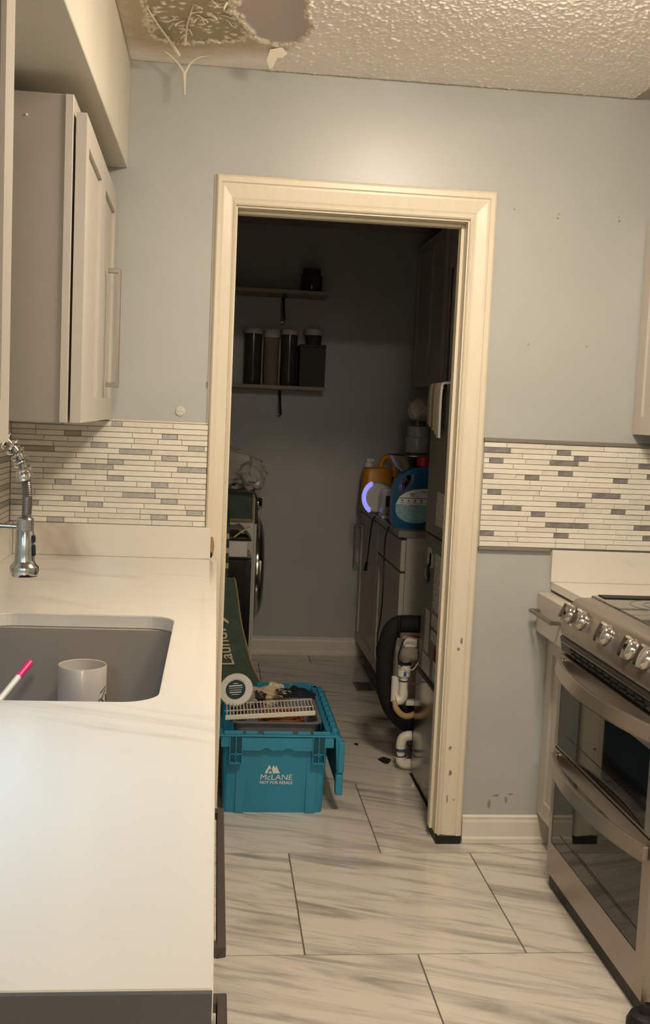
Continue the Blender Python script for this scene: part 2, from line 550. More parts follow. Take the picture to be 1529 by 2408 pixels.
for j in range(ny + 1):
    for i in range(nx + 1):
        x, y = x0 + (x1 - x0) * i / nx, y0 + (y1 - y0) * j / ny
        wob = Vector((x * 26, y * 26, 0))
        xx, yy = x + 0.016 * mnoise.noise(wob), y + 0.016 * mnoise.noise(wob + Vector((5, 9, 2)))
        n1 = mnoise.noise(Vector((x * 112, y * 150, 1.7)))
        n2 = mnoise.noise(Vector((x * 210, y * 240, 4.2)))
        h = 0.0022 + 0.0062 * max(0, n1 + 0.05) + 0.0012 * n2
        stain = 0.0
        col = (0.93, 0.87, 0.81)
        if x < 0.36:
            ib, ip = inpoly(xx, yy, BROWN), inpoly(xx, yy, PRIMER)
            db, dp = dpoly(xx, yy, BROWN), dpoly(xx, yy, PRIMER)
            stain = max(0.0, 1 - (0 if ib else db) / 0.17)
            s2 = min(1, stain * 1.3)
            col = tuple(a * (1 - s2) + b * s2 for a, b in zip(col, (0.57, 0.475, 0.335)))
            if y > -0.19 and x < 0.12: h *= 0.45
            e = min(db, dp)
            ridge = max(0, 1 - e / 0.016) * (0.5 + 0.9 * mnoise.noise(Vector((x * 120, y * 60, 8))))
            if ib or ip:
                h = 0.0003 + max(0, ridge) * 0.004
                col = (0.41, 0.345, 0.235) if ib else (0.50, 0.43, 0.40)
                if ib:
                    sc = mnoise.noise(Vector((x * 42, y * 95, 3.1)))
                    lim = 0.30 if (-0.03 < x or y < -0.30) and y < -0.25 else 0.5
                    if sc > lim and e > 0.008:
                        h += 0.004 * min(1, (sc - lim) * 6)
                        col = (0.80, 0.73, 0.58)
            if ridge > 0.25:
                col = (0.74, 0.67, 0.53)
                h += 0.003
        edge = min(x - x0, 0.0 - y)
        if edge < 0.012: h *= max(0, edge / 0.012)
        verts.append((x, y, CEIL - 0.0006 - max(0, h)))
        cols.append(col)
faces = []
for j in range(ny):
    for i in range(nx):
        a = j * (nx + 1) + i
        faces.append((a, a + nx + 1, a + nx + 2, a + 1))
me = bpy.data.meshes.new('popcorn_texture')
me.from_pydata(verts, [], faces)
ca = me.color_attributes.new('paint_colour', 'FLOAT_COLOR', 'POINT')
ca.data.foreach_set('color', np.array([c + (1,) for c in cols], dtype=np.float32).ravel())
me.polygons.foreach_set('use_smooth', [True] * len(me.polygons))
pm = mat('popcorn_ceiling', 'B9AFA6', 0.85)
at_ = pm.node_tree.nodes.new('ShaderNodeAttribute')
at_.attribute_name = 'paint_colour'
pm.node_tree.links.new(at_.outputs['Color'], pm.node_tree.nodes['Principled BSDF'].inputs['Base Color'])
me.materials.append(pm)
pop = bpy.data.objects.new('popcorn_texture', me)
C.objects.link(pop)
pop.parent = ceiling
pop['kind'] = 'stuff'
ORG[ceiling.name] = Vector((0, 0, 0))

# ---- peeling flakes, the hanging strip and the loose chip
rf = random.Random(5)
def flake(x, y, L, W, rot, drop, name='paint_flake', m='paint_flake'):
    mb = MB()
    d = Vector((math.cos(rot), math.sin(rot), 0))
    p = Vector((-d.y, d.x, 0))
    rows = []
    for i in range(5):
        t = i / 4
        c = Vector((x, y, CEIL - 0.003)) + d * L * (t - 0.5) + Vector((0, 0, -drop * t * t))
        ww = W * (1 - 0.75 * abs(t - 0.4)) * rf.uniform(0.7, 1.2)
        rows.append([c + p * ww / 2, c - p * ww / 2 + Vector((0, 0, -drop * 0.35 * t))])
    mb.quadgrid(rows)
    return mb.build(name, m, ceiling, solid=0.0012)
for k in range(26):
    if k < 16: x, y = rf.uniform(-0.1, 0.04), rf.uniform(-0.56, -0.40)
    elif k < 26: x, y = rf.uniform(-0.21, -0.08), rf.uniform(-0.46, -0.22)
    else: x, y = rf.uniform(0.01, 0.055), rf.uniform(-0.40, -0.26)
    flake(x, y, rf.uniform(0.014, 0.034), rf.uniform(0.0035, 0.007), rf.uniform(-0.6, 0.5) + (PI if rf.random() < 0.5 else 0), rf.uniform(0.004, 0.016))
mb = MB()
mb.tube([(-0.222, -0.46, CEIL - 0.006), (-0.2, -0.36, CEIL - 0.012), (-0.178, -0.26, CEIL - 0.012), (-0.163, -0.2, CEIL - 0.016), (-0.148, -0.165, CEIL - 0.028)], (0.0015, 0.0055), 7, 5)
mb.tube([(-0.10, -0.50, CEIL - 0.006), (-0.118, -0.38, CEIL - 0.012), (-0.125, -0.29, CEIL - 0.012), (-0.128, -0.25, CEIL - 0.024)], (0.0015, 0.0045), 7, 5)
mb.build('peeling_paint_strand', 'paint_flake', ceiling, smooth=True)
sy = -0.085
mb = MB()
mb.tube([(-0.196, sy - 0.03, CEIL - 0.002), (-0.172, sy - 0.015, CEIL - 0.014), (-0.148, sy, CEIL - 0.034), (-0.135, sy, CEIL - 0.056)], (0.002, 0.0042), 7, 5)
mb.tube([(-0.055, sy - 0.02, CEIL - 0.002), (-0.092, sy - 0.01, CEIL - 0.008), (-0.118, sy, CEIL - 0.026), (-0.133, sy, CEIL - 0.056)], (0.0015, 0.0042), 7, 5)
mb.tube([(-0.134, sy, CEIL - 0.05), (-0.133, sy, CEIL - 0.08), (-0.131, sy, CEIL - 0.118)], (0.0062, 0.0025), 8, 4)
mb.build('hanging_paint_strip', 'paint_flake', ceiling, smooth=True)
mb = MB()
cc = [(0.108, -0.185), (0.116, -0.225), (0.150, -0.238), (0.166, -0.215), (0.152, -0.198), (0.140, -0.20), (0.128, -0.155), (0.118, -0.15)]
mb.quadgrid([[(x, y, CEIL - 0.006 - 0.38 * (y + 0.24)) for x, y in cc], [(x, y, CEIL - 0.008 - 0.38 * (y + 0.24)) for x, y in cc]], closed_v=True, cap=True)
mb.build('paint_chip', mat('cream_paint_chip', 'F7F0DC', 0.5), ceiling)

# ---- floor of large marble tiles, each its own piece
struct_floor = struct(bx('floor', 'floor_grout', None, XL - 0.12, XR + 0.12, YN - 0.12, LYF + 0.12, -0.1, -0.0035))
ORG[struct_floor.name] = Vector((0, 0, 0))
PW, PD, G = 0.603, 0.655, 0.0045
def slab_mesh(w_, d_, nm):
    b = bmesh.new()
    bmesh.ops.create_cube(b, size=1)
    bmesh.ops.scale(b, vec=(w_, d_, 0.008), verts=b.verts[:])
    m_ = bpy.data.meshes.new(nm)
    b.to_mesh(m_)
    b.free()
    m_.materials.append(M['floor_tile'])
    return m_
meshes = {}
for r in range(-8, 6):
    ya, yb = -0.742 + PD * r, -0.742 + PD * (r + 1)
    ya, yb = max(ya, YN), min(yb, LYF)
    if yb - ya < 0.05: continue
    off = 0.279 if r % 2 == 0 else 0.583
    for k in range(-3, 4):
        xa, xb = off + PW * k, off + PW * (k + 1)
        lo, hi = (LXL, LXR) if ya > 0.1 else (XL, XR)
        xa, xb = max(xa, lo), min(xb, hi)
        if xb - xa < 0.03: continue
        key = (round(xb - xa, 3), round(yb - ya, 3))
        if key not in meshes: meshes[key] = slab_mesh(xb - xa - G, yb - ya - G, 'floor_tile')
        o = bpy.data.objects.new('tile', meshes[key])
        o.location = ((xa + xb) / 2, (ya + yb) / 2, -0.004)
        C.objects.link(o)
        o.parent = struct_floor
for x, y, rx, ry in ((0.744, 0.847, 0.026, 0.042), (0.651, 1.06, 0.010, 0.016)):
    mb = MB()
    ring = [(x + rx * (1 + 0.18 * math.sin(3 * q)) * math.cos(q), y + ry * (1 + 0.15 * math.cos(4 * q)) * math.sin(q)) for q in [2 * PI * k / 16 for k in range(16)]]
    mb.quadgrid([[(a, b, 0.0002) for a, b in ring], [(x + (a - x) * 0.6, y + (b - y) * 0.6, 0.0022) for a, b in ring]], closed_v=True, cap='last')
    mb.build('floor_stain', 'spot', struct_floor)

# ---- door casing, jambs
door = thing('door_1', None, None, (0.41, 0, 0), kind='structure')
PROF = [(0, -0.001), (0, 0.010), (0.05, 0.014), (0.12, 0.012), (0.17, 0.009), (0.24, 0.012), (0.62, 0.017), (0.70, 0.0165), (0.74, 0.021), (0.90, 0.021), (0.97, 0.017), (1.0, 0.010), (1.0, -0.001)]
def casing_leg(sx, xin, wd, zb, hw):
    mb = MB()
    rows = []
    for t, h in PROF:
        x = xin + sx * t * wd
        rows.append([(x, -h, zb), (x, -h, JZ + 0.006 + t * hw)])
    rows = list(map(list, zip(*rows)))
    mb.quadgrid(rows, cap=True)
    return mb.build('casing', 'trim', door)
CLW, CRW, CHW = 0.064, 0.084, 0.092
casing_leg(-1, JX0 - 0.005, CLW, 0.0, CHW)
casing_leg(1, JX1 + 0.005, CRW, 0.031, CHW)
rows = [[], []]
for t, h in PROF:
    z = JZ + 0.006 + t * CHW
    rows[0].append((JX0 - 0.005 - t * CLW, -h, z))
    rows[1].append((JX1 + 0.005 + t * CRW, -h, z))
MB().quadgrid(rows, cap=True).build('casing', 'trim', door)
for k, (x, z, a, b) in enumerate(((0.831, 0.700, .004, .010), (0.822, 0.672, .005, .004), (0.812, 0.335, .004, .003), (0.818, 0.250, .005, .008), (0.815, 0.338, .003, .002), (0.812, 0.16, .002, .012), (0.835, 0.155, .004, .002), (0.85, 0.62, .002, .004))):
    MB().blob((x, -0.0168, z), (a, 0.0018, b), k + 21, 0.5, 2.2, 10, 6).build('scuff_mark', 'scuff', door)
bx('jamb', 'trim', door, OX0, JX0, -0.001, WT + 0.001, 0, OZ)
bx('jamb', 'trim', door, JX1, OX1, -0.001, WT + 0.001, 0.031, OZ)
bx('head_jamb', 'trim', door, JX0, JX1, -0.001, WT + 0.001, JZ, OZ)
mb = MB().box(JX1 - 0.011, JX1, 0.045, 0.082, 0.031, JZ)
mb.box(JX0, JX1 - 0.011, 0.045, 0.082, JZ - 0.011, JZ)
mb.build('door_stop', 'trim', door, 0.002)
MB().box(JX1 + 0.001, JX1 + 0.003 + CRW, -0.016, WT, 0.0, 0.0315).build('casing_foot', 'black', door, 0.003)
# torn wood at the left casing where the counter was cut in
MB().blob((-0.004, -0.0175, 0.99), (0.008, 0.004, 0.03), 3, 0.3, 2, 8, 6).build('splintered_wood', mat('raw_wood', '9C7A50', 0.8), door)
MB().blob((-0.006, -0.018, 0.965), (0.006, 0.003, 0.012), 5, 0.3, 2, 8, 6).build('dark_notch', 'black', door)
# pale strip put in for the shadow line down the left casing's outer edge
bx('shadow_line_strip', 'base', None, JX0 - 0.005 - CLW - 0.006, JX0 - 0.005 - CLW, -0.004, 0.0, 0.95, JZ + 0.1)
struct(bpy.data.objects['shadow_line_strip'])

# ---- baseboards
BP = [(0, 0), (-0.014, 0), (-0.016, 0.004), (-0.016, 0.018), (-0.011, 0.026), (-0.011, 0.074), (-0.008, 0.084), (-0.009, 0.092), (-0.004, 0.098), (0, 0.098)]
struct(MB().prism([(y, z) for y, z in BP], 0, 0.871, 1.60).build('baseboard_back', 'base'))
struct(MB().prism([(LYF + y * 1.0, z * 1.12) for y, z in BP], 0, LXL, LXR).build('baseboard_far', 'base'))

# ---- mosaic backsplashes: every strip its own piece on the grout panel
ORG[wall_back.name] = Vector((0, 0, 0))
ORG[wall_left.name] = Vector((0, 0, 0))
rt_ = random.Random(11)
tile_cache = {}
def mosaic_mesh(L, h, mname):
    key = (round(L, 3), round(h, 4), mname)
    if key in tile_cache: return tile_cache[key]
    b = bmesh.new()
    bmesh.ops.create_cube(b, size=1)
    bmesh.ops.scale(b, vec=(L, 0.008, h), verts=b.verts[:])
    fr = [e for e in b.edges if all(v.co.y < 0 for v in e.verts)]
    bmesh.ops.bevel(b, geom=fr, offset=0.0014, segments=1, affect='EDGES')
    m_ = bpy.data.meshes.new('mosaic_tile')
    b.to_mesh(m_)
    b.free()
    m_.materials.append(M[mname])
    tile_cache[key] = m_
    return m_
PITCH, TH = 0.0172, 0.0158
def mosaic(panel, xa, xb, ztop, nrows, grey, ybase=-0.002, stop=None):
    for r in range(nrows):
        z = ztop - PITCH * (r + 0.5)
        lo = xa if not stop or not stop(r) else stop(r)
        gs = sorted([g for g in grey if g[0] == r], key=lambda g: g[1])
        segs, cur = [], lo
        for (_, a, b, mn) in gs:
            a, b = max(a, lo), min(b, xb)
            if b - a < 0.008: continue
            if a > cur + 0.004: segs.append((cur, a, None))
            segs.append((a, b, mn))
            cur = b
        if cur < xb - 0.004: segs.append((cur, xb, None))
        for a, b, mn in segs:
            if mn: parts = [(a, b, mn)]
            else:
                parts, p = [], a
                while p < b - 1e-4:
                    L = rt_.choice((0.075, 0.1, 0.13, 0.16, 0.2))
                    q = p + L if b - p - L > 0.03 else b
                    if q - p > 0.24: q = p + (q - p) / 2
                    parts.append((p, q, 'tile_white' if rt_.random() < 0.62 else 'tile_cream'))
                    p = q
            for p, q, mm in parts:
                L = round(q - p - 0.0014, 3)
                o = bpy.data.objects.new('tile', mosaic_mesh(L, TH, mm))
                d = rt_.uniform(-0.0012, 0.0012) + (-0.0012 if mm == 'tile_white' else 0)
                o.location = ((p + q) / 2, ybase - 0.0035 + d, z)
                C.objects.link(o)
                o.parent = panel
K = {'w': 'tile_grey', 't': 'tile_tan', 'b': 'tile_grey', 'g': 'tile_grey'}
GL = [(0, -0.331, -0.299, 'w'), (2, -0.173, -0.124, 'b'), (2, -0.477, -0.426, 't'), (4, -0.089, -0.039, 'b'), (4, -0.394, -0.343, 'g'),
      (5, -0.305, -0.204, 'g'), (5, -0.611, -0.507, 't'), (6, -0.172, -0.122, 'b'), (7, -0.341, -0.292, 'g'), (8, -0.121, -0.027, 'b'),
      (8, -0.423, -0.323, 'g'), (10, -0.342, -0.29, 'g'), (11, -0.202, -0.15, 'g'), (11, -0.503, -0.453, 'g'), (13, -0.291, -0.189, 'b'),
      (14, -0.17, -0.119, 'g'), (14, -0.475, -0.424, 'g'), (15, -0.4, -0.353, 'g'), (15, -0.648, -0.553, 'g'), (16, -0.088, -0.038, 'g'),
      (17, -0.201, -0.149, 'g'), (18, -0.526, -0.473, 'g')]
GR = [(1, 1.119, 1.166), (1, 0.868, 0.962), (2, 1.178, 1.226), (3, 1.401, 1.474), (3, 1.096, 1.194), (3, 0.892, 0.939), (5, 1.432, 1.477),
      (5, 1.128, 1.176), (6, 1.317, 1.367), (6, 1.015, 1.063), (6, 0.874, 0.909), (9, 1.247, 1.345), (9, 0.892, 0.938), (11, 1.432, 1.484),
      (11, 1.128, 1.177), (11, 1.177, 1.226), (12, 1.317, 1.366), (12, 0.912, 1.009), (13, 1.043, 1.091), (15, 1.399, 1.5), (15, 1.094, 1.195),
      (15, 1.196, 1.242), (17, 1.432, 1.483), (17, 1.125, 1.175), (17, 0.874, 0.921)]
XLE = -0.0275
pl = bx('grout_panel', 'grout', wall_back, XL + 0.001, XLE, -0.004, 0.0, 1.050, 1.379)
mosaic(pl, XL + 0.010, XLE, 1.377, 19, [(r, a, b, K[k]) for r, a, b, k in GL])
pr_ = MB().box(0.873, 1.50, -0.004, 0, 1.016, 1.362).build('grout_panel', 'grout', wall_back)
mosaic(pr_, 0.873, 1.50, 1.3605, 20, [(r, a, b, 'tile_grey_dark') for r, a, b in GR])
# left wall return: a short run of strips
plw = bx('grout_panel', 'grout', wall_left, XL, XL + 0.004, -0.36, -0.004, 1.050, 1.379)
for r in range(19):
    o = bpy.data.objects.new('tile', mosaic_mesh(0.22, TH, 'tile_grey' if r in (3, 7, 12, 15) else 'tile_cream'))
    o.location = (XL + 0.0055, -0.125, 1.377 - PITCH * (r + 0.5))
    o.rotation_euler = (0, 0, PI / 2)
    C.objects.link(o)
    o.parent = plw
# metal edge trims over and under the right backsplash, caulk line over the left one
mt = mat('grey_edge_trim', '8E8982', 0.4, metal=0.5)
struct(MB().box(0.871, 1.56, -0.013, 0.0, 1.362, 1.375).build('trim_2', mt, None, 0.002))
struct(MB().box(0.871, 1.118, -0.013, 0.0, 1.004, 1.016).build('trim_3', mt, None, 0.002))
struct(MB().box(-0.34, XLE, -0.007, 0.0, 1.379, 1.383).build('trim_4', 'trim'))

# ---- small things on the back wall
t = thing('wall_anchor', 'round white plastic wall plug with a cross mark, above the left backsplash', 'wall plug', (-0.118, 0, 1.417))
MB().lathe([(0.0155, 0), (0.016, 0.002), (0.0135, 0.0045), (0.0, 0.005)], (-0.118, 0, 1.417), (0, -1, 0), 18).build('plug_disc', mat('plug_white', 'C6C4BC', 0.5), t, smooth=True)
mb = MB()
for dx, dz in ((-0.005, 0.004), (0.006, 0.003), (0.0, -0.006)):
    mb.lathe([(0.004, 0.004), (0.0035, 0.0068), (0.0, 0.007)], (-0.118 + dx, 0, 1.417 + dz), (0, -1, 0), 10)
mb.build('plug_lug', mat('plug_white_lug', 'D2D0C8', 0.5), t, smooth=True)
for k, (x, z, s) in enumerate(((1.074, 2.092, .004), (1.28, 2.095, .0045), (1.002, 1.683, .003), (1.198, 1.686, .003), (0.929, 2.111, .003), (1.076, 2.105, .003), (1.278, 2.108, .003))):
    MB().lathe([(s, -0.0002), (s * 0.7, 0.0006), (0, 0.0004)], (x, 0, z), (0, -1, 0), 9).build('nail_hole', 'scuff', wall_back)
for k, (x, z, sx_, sz_) in enumerate(((0.962, 0.136, .006, .015), (1.02, 0.15, .005, .012), (0.985, 0.165, .010, .004), (1.035, 0.17, .008, .003), (-0.037, 1.503, .003, .012))):
    mb = MB()
    mb.blob((x, -0.0002, z), (sx_, 0.0005, sz_), k + 2, 0.5, 2.5, 12, 6)
    mb.build('scuff_mark', 'scuff', wall_back)

# ------------------------------------------------------------------ left counter with sink
CT, CTH, CX = 0.948, 0.03, 0.013
CY0 = -2.575
t = thing('quartz_countertop', 'long white quartz countertop with faint veins and a sink cut-out, left foreground', 'countertop', (-0.32, -1.3, 0.918))
SX0, SX1, SY0, SY1 = -0.50, -0.082, -1.705, -0.98
bm = bmesh.new()
hole = rrect(SX0, SX1, SY0, SY1, 0.062, 8)
outer = [(XL + 0.001, CY0), (CX, CY0), (CX, -0.0225), (-0.028, -0.0225), (-0.028, -0.001), (XL + 0.001, -0.001)]
eds = []
for loop in (outer, hole):
    vs = [bm.verts.new((x, y, CT)) for x, y in loop]
    eds += [bm.edges.new((vs[i], vs[(i + 1) % len(vs)])) for i in range(len(vs))]
bmesh.ops.triangle_fill(bm, use_beauty=True, edges=eds)
ret = bmesh.ops.extrude_face_region(bm, geom=bm.faces[:])
bmesh.ops.translate(bm, vec=(0, 0, -CTH), verts=[v for v in ret['geom'] if isinstance(v, bmesh.types.BMVert)])
mb = MB()
mb.bm.free()
mb.bm = bm
mb.build('slab', 'quartz', t, 0.0018, 2)
MB().box(XL + 0.0225, -0.008, -0.0222, -0.0012, CT, 1.050).build('backsplash_slab', 'quartz', t, 0.0015)
MB().box(XL + 0.0012, XL + 0.0222, CY0, -0.0012, CT, 1.050).build('backsplash_slab', 'quartz', t, 0.0015)
bx('edge_strip', 'dark_grey', t, XL + 0.002, CX - 0.001, CY0 - 0.006, CY0 - 0.0005, CT - 0.034, CT - 0.0008)
# sink
t = thing('kitchen_sink', 'undermount stainless steel sink bowl set into the white quartz countertop', 'sink', ((SX0 + SX1) / 2, (SY0 + SY1) / 2, 0.72))
lv = [(0.012, CT - CTH - 0.0008), (-0.003, CT - CTH - 0.0008), (-0.005, CT - CTH - 0.02), (0.0, 0.78), (0.006, 0.745), (0.018, 0.728), (0.04, 0.722), (0.12, 0.7205)]
rows = []
for ins, z in lv:
    r = max(0.02, 0.062 - ins * 0.8)
    rows.append([(x, y, z) for x, y in rrect(SX0 - 0.004 + ins, SX1 + 0.004 - ins, SY0 - 0.004 + ins, SY1 + 0.004 - ins, r, 8)])
rows[0] = [(x, y, CT - CTH - 0.0008) for x, y in rrect(SX0 - 0.02, SX1 + 0.02, SY0 - 0.02, SY1 + 0.02, 0.07, 8)]
mb = MB().quadgrid(rows, closed_v=True, cap='last')
mb.build('bowl', 'sink_steel', t, smooth=True)
MB().lathe([(0.045, 0), (0.045, 0.003), (0.034, 0.004), (0.03, 0.0005), (0.0, 0.0005)], (-0.32, -1.34, 0.7206), n=24).build('drain', 'chrome', t, smooth=True)

# mug in the sink
mc = (-0.279, -1.068)
t = thing('mug', 'plain grey ceramic mug with dark scribbled print standing in the sink', 'mug', (mc[0], mc[1], 0.7215))
R0, z0, z1 = 0.0535, 0.7215, 0.853
MB().lathe([(0.0, 0.0), (R0 - 0.006, 0.0), (R0 - 0.001, 0.006), (R0, 0.02), (R0, z1 - z0 - 0.002), (R0 - 0.0015, z1 - z0), (R0 - 0.0035, z1 - z0 - 0.001), (R0 - 0.0045, 0.02), (R0 - 0.012, 0.008), (0, 0.007)], (mc[0], mc[1], z0), n=36, closed=False).build('mug_body', 'mug', t, smooth=True)
hd = Vector((-0.45, 0.893, 0))
MB().strap([Vector((mc[0], mc[1], z_)) + hd * (R0 + o_) for o_, z_ in ((-0.002, z1 - 0.025), (0.022, z1 - 0.03), (0.028, z1 - 0.065), (0.018, z1 - 0.098), (-0.002, z1 - 0.104))], 0.014, 0.007, (0.893, 0.45, 0)).build('mug_handle', 'mug', t, smooth=True)
def on_mug(a, z): return (mc[0] + (R0 + 0.0003) * math.sin(a), mc[1] - (R0 + 0.0003) * math.cos(a), z)
for path in ([(1.35, .808), (1.1, .802), (.95, .798)], [(1.3, .800), (1.05, .783), (1.25, .772), (.98, .768), (.85, .776), (.95, .784), (1.1, .778)],
             [(1.2, .772), (.95, .76), (.8, .752), (.72, .742), (.85, .735), (1.0, .745), (.8, .76)], [(1.35, .79), (1.45, .77), (1.3, .75), (1.15, .74), (.9, .73)], [(-1.1, .765), (-1.2, .758), (-1.05, .752)]):
    MB().tube([on_mug(a, z) for a, z in path], 0.0012, 6, 5).build('mug_print', 'mug_mark', t, smooth=True)

# pink brush leaning in the sink
t = thing('dish_brush', 'pink and white handled brush leaning in the left end of the sink', 'brush', (-0.43, -1.45, 0.72))
a_, b_ = Vector((-0.490, -1.47, 0.735)), Vector((-0.372, -1.19, 0.885))
MB().tube([a_, a_.lerp(b_, 0.86)], 0.0065, 10, 0).build('handle', 'white_plastic', t, smooth=True)
MB().tube([a_.lerp(b_, 0.86), b_], 0.0072, 10, 0).build('handle_grip', 'pink', t, smooth=True)
MB().obox(a_ + Vector((0, 0, 0.006)), (1, 0, 0), (0, 1, 0), (0, 0, 1), 0.01, 0.03, 0.014).build('brush_head', 'white_plastic', t, 0.004, 2)

# spring-neck faucet
FX, FY = -0.555, -1.34
t = thing('spring_faucet', 'chrome pull-down kitchen faucet with a coiled spring neck beside the sink', 'faucet', (FX, FY, CT))
MB().lathe([(0.028, 0), (0.028, 0.008), (0.022, 0.012), (0.022, 0.11), (0.016, 0.12), (0.012, 0.125), (0.012, 0.26), (0, 0.26)], (FX, FY, CT), n=24).build('faucet_base', 'chrome', t, smooth=True)
MB().tube([(FX, FY - 0.02, CT + 0.07), (FX + 0.004, FY - 0.07, CT + 0.085), (FX + 0.004, FY - 0.11, CT + 0.12)], 0.006, 10).build('lever', 'chrome', t, smooth=True)
hx = -0.3625
path = spline([(FX, FY, CT + 0.24), (FX, FY, 1.30), (FX + 0.03, FY, 1.385), (FX + 0.085, FY, 1.405), (-0.412, FY, 1.362), (-0.376, FY, 1.325), (hx, FY, 1.285)], 16)
# the coil wraps round the neck path
coil, N = [], len(path)
acc = 0
nr = Vector((0, 1, 0))
for i in range(N - 1):
    for j in range(6):
        f = j / 6
        p = path[i].lerp(path[i + 1], f)
        d = (path[i + 1] - path[i]).normalized()
        u = nr
        v = d.cross(u).normalized()
        acc += (path[i + 1] - path[i]).length / 6
        a = acc / 0.0165 * 2 * PI
        coil.append(p + (u * math.cos(a) + v * math.sin(a)) * 0.0135)
MB().tube(coil, 0.0034, 7, 0).build('spring', 'chrome', t, smooth=True)
MB().tube(path, 0.0075, 10, 0).build('neck_tube', 'pull', t, smooth=True)
MB().lathe([(0.014, 0), (0.015, 0.004), (0.015, 0.016), (0.012, 0.02), (0, 0.02)], (hx - 0.0005, FY, 1.277), (-0.25, 0, 1), 20).build('spring_collar', 'chrome', t, smooth=True)
hs = MB()
hp = spline([(hx, FY, 1.285), (hx + 0.004, FY, 1.25), (hx + 0.003, FY, 1.20)], 20)
rows = []
for i, p in enumerate(hp):
    r = 0.0088 + (0.0009 if i % 2 else 0)
    rows.append([p + Vector((math.cos(2 * PI * k / 14) * r, math.sin(2 * PI * k / 14) * r, 0)) for k in range(14)])
hs.quadgrid(rows, closed_v=True, cap=True)
hs.build('braided_hose', mat('braided_steel', '7C7772', 0.35, metal=0.9), t, smooth=True)
hc = (hx + 0.001, FY)
MB().lathe([(0.0, 0.112), (0.0125, 0.112), (0.0145, 0.1125), (0.0165, 0.110), (0.0165, 0.089), (0.0158, 0.0885), (0.0168, 0.087), (0.0185, 0.045), (0.019, 0.03), (0.022, 0.023), (0.0265, 0.019), (0.0275, 0.017), (0.0275, 0.003), (0.0262, 0.0), (0.0, 0.001)], (hc[0], hc[1], 1.0925), n=32).build('spray_head', mat('soft_chrome', 'B9B8B5', 0.16, metal=1.0), t, smooth=True)
mb = MB()
mb.obox((hc[0] + 0.0172, FY - 0.004, 1.165), (1, 0, 0), (0, 1, 0), (0, 0, 1), 0.0035, 0.006, 0.007)
mb.obox((hc[0] + 0.0182, FY - 0.004, 1.143), (1, 0, 0), (0, 1, 0), (0.08, 0, -1), 0.0032, 0.006, 0.011)
mb.build('spray_button', 'black_plastic', t, 0.0015, 2)
MB().tube([(FX, FY, 1.192), (hc[0] - 0.015, FY, 1.188)], 0.0046, 10, 0).build('holder_arm', 'chrome', t, smooth=True)

# base cabinets under the counter (seen only along their fronts)
def base_cab(nm, lab, ya, yb, doors, drawer, cut=None):
    t = thing(nm, lab, 'cabinet', (-0.33, (ya + yb) / 2, 0))
    xf = -0.012
    mb = MB()
    if cut:
        mb.box(XL + 0.002, xf - 0.024, ya, ya + 0.018, 0.10, 0.917).box(XL + 0.002, xf - 0.024, yb - 0.018, yb, 0.10, 0.917)
        mb.box(XL + 0.002, xf - 0.024, ya + 0.018, yb - 0.018, 0.10, 0.118).box(XL + 0.002, XL + 0.014, ya + 0.018, yb - 0.018, 0.118, 0.917)
    else:
        mb.box(XL + 0.002, xf - 0.024, ya, yb, 0.10, 0.9165)
    mb.box(XL + 0.002, xf - 0.08, ya, yb, 0.0, 0.10)
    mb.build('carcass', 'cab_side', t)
    zt = 0.905
    if drawer:
        n = len(drawer)
        for (a, b) in drawer:
            d = MB().box(xf - 0.022, xf, a + 0.002, b - 0.002, 0.735, zt).build('drawer', 'cab', t, 0.002)
            bar_pull_y('handle', d, xf, 1, 0.80, a + 0.035, b - 0.06, 0.033, 0.012, 'dark_metal', 0.02)
        zt = 0.731
    for (a, b) in doors:
        mb = MB()
        shaker(mb, 1, xf, a + 0.002, b - 0.002, 0.112, zt)
        mb.build('door', 'cab', t)
    return t
base_cab('base_cabinet', 'greige base cabinet at the far end under the white counter, next to the doorway', -0.975, -0.025, [(-0.975, -0.5), (-0.5, -0.025)], None)
base_cab('sink_base_cabinet', 'greige base cabinet directly under the kitchen sink', -1.735, -0.978, [(-1.735, -1.356), (-1.356, -0.978)], None, cut=True)
t = base_cab('drawer_cabinet', 'greige base cabinet with long dark drawer pulls at the near end of the counter', -2.565, -1.738, [(-2.565, -2.27), (-2.27, -1.738)], [(-2.565, -2.272), (-2.2725, -1.738)])
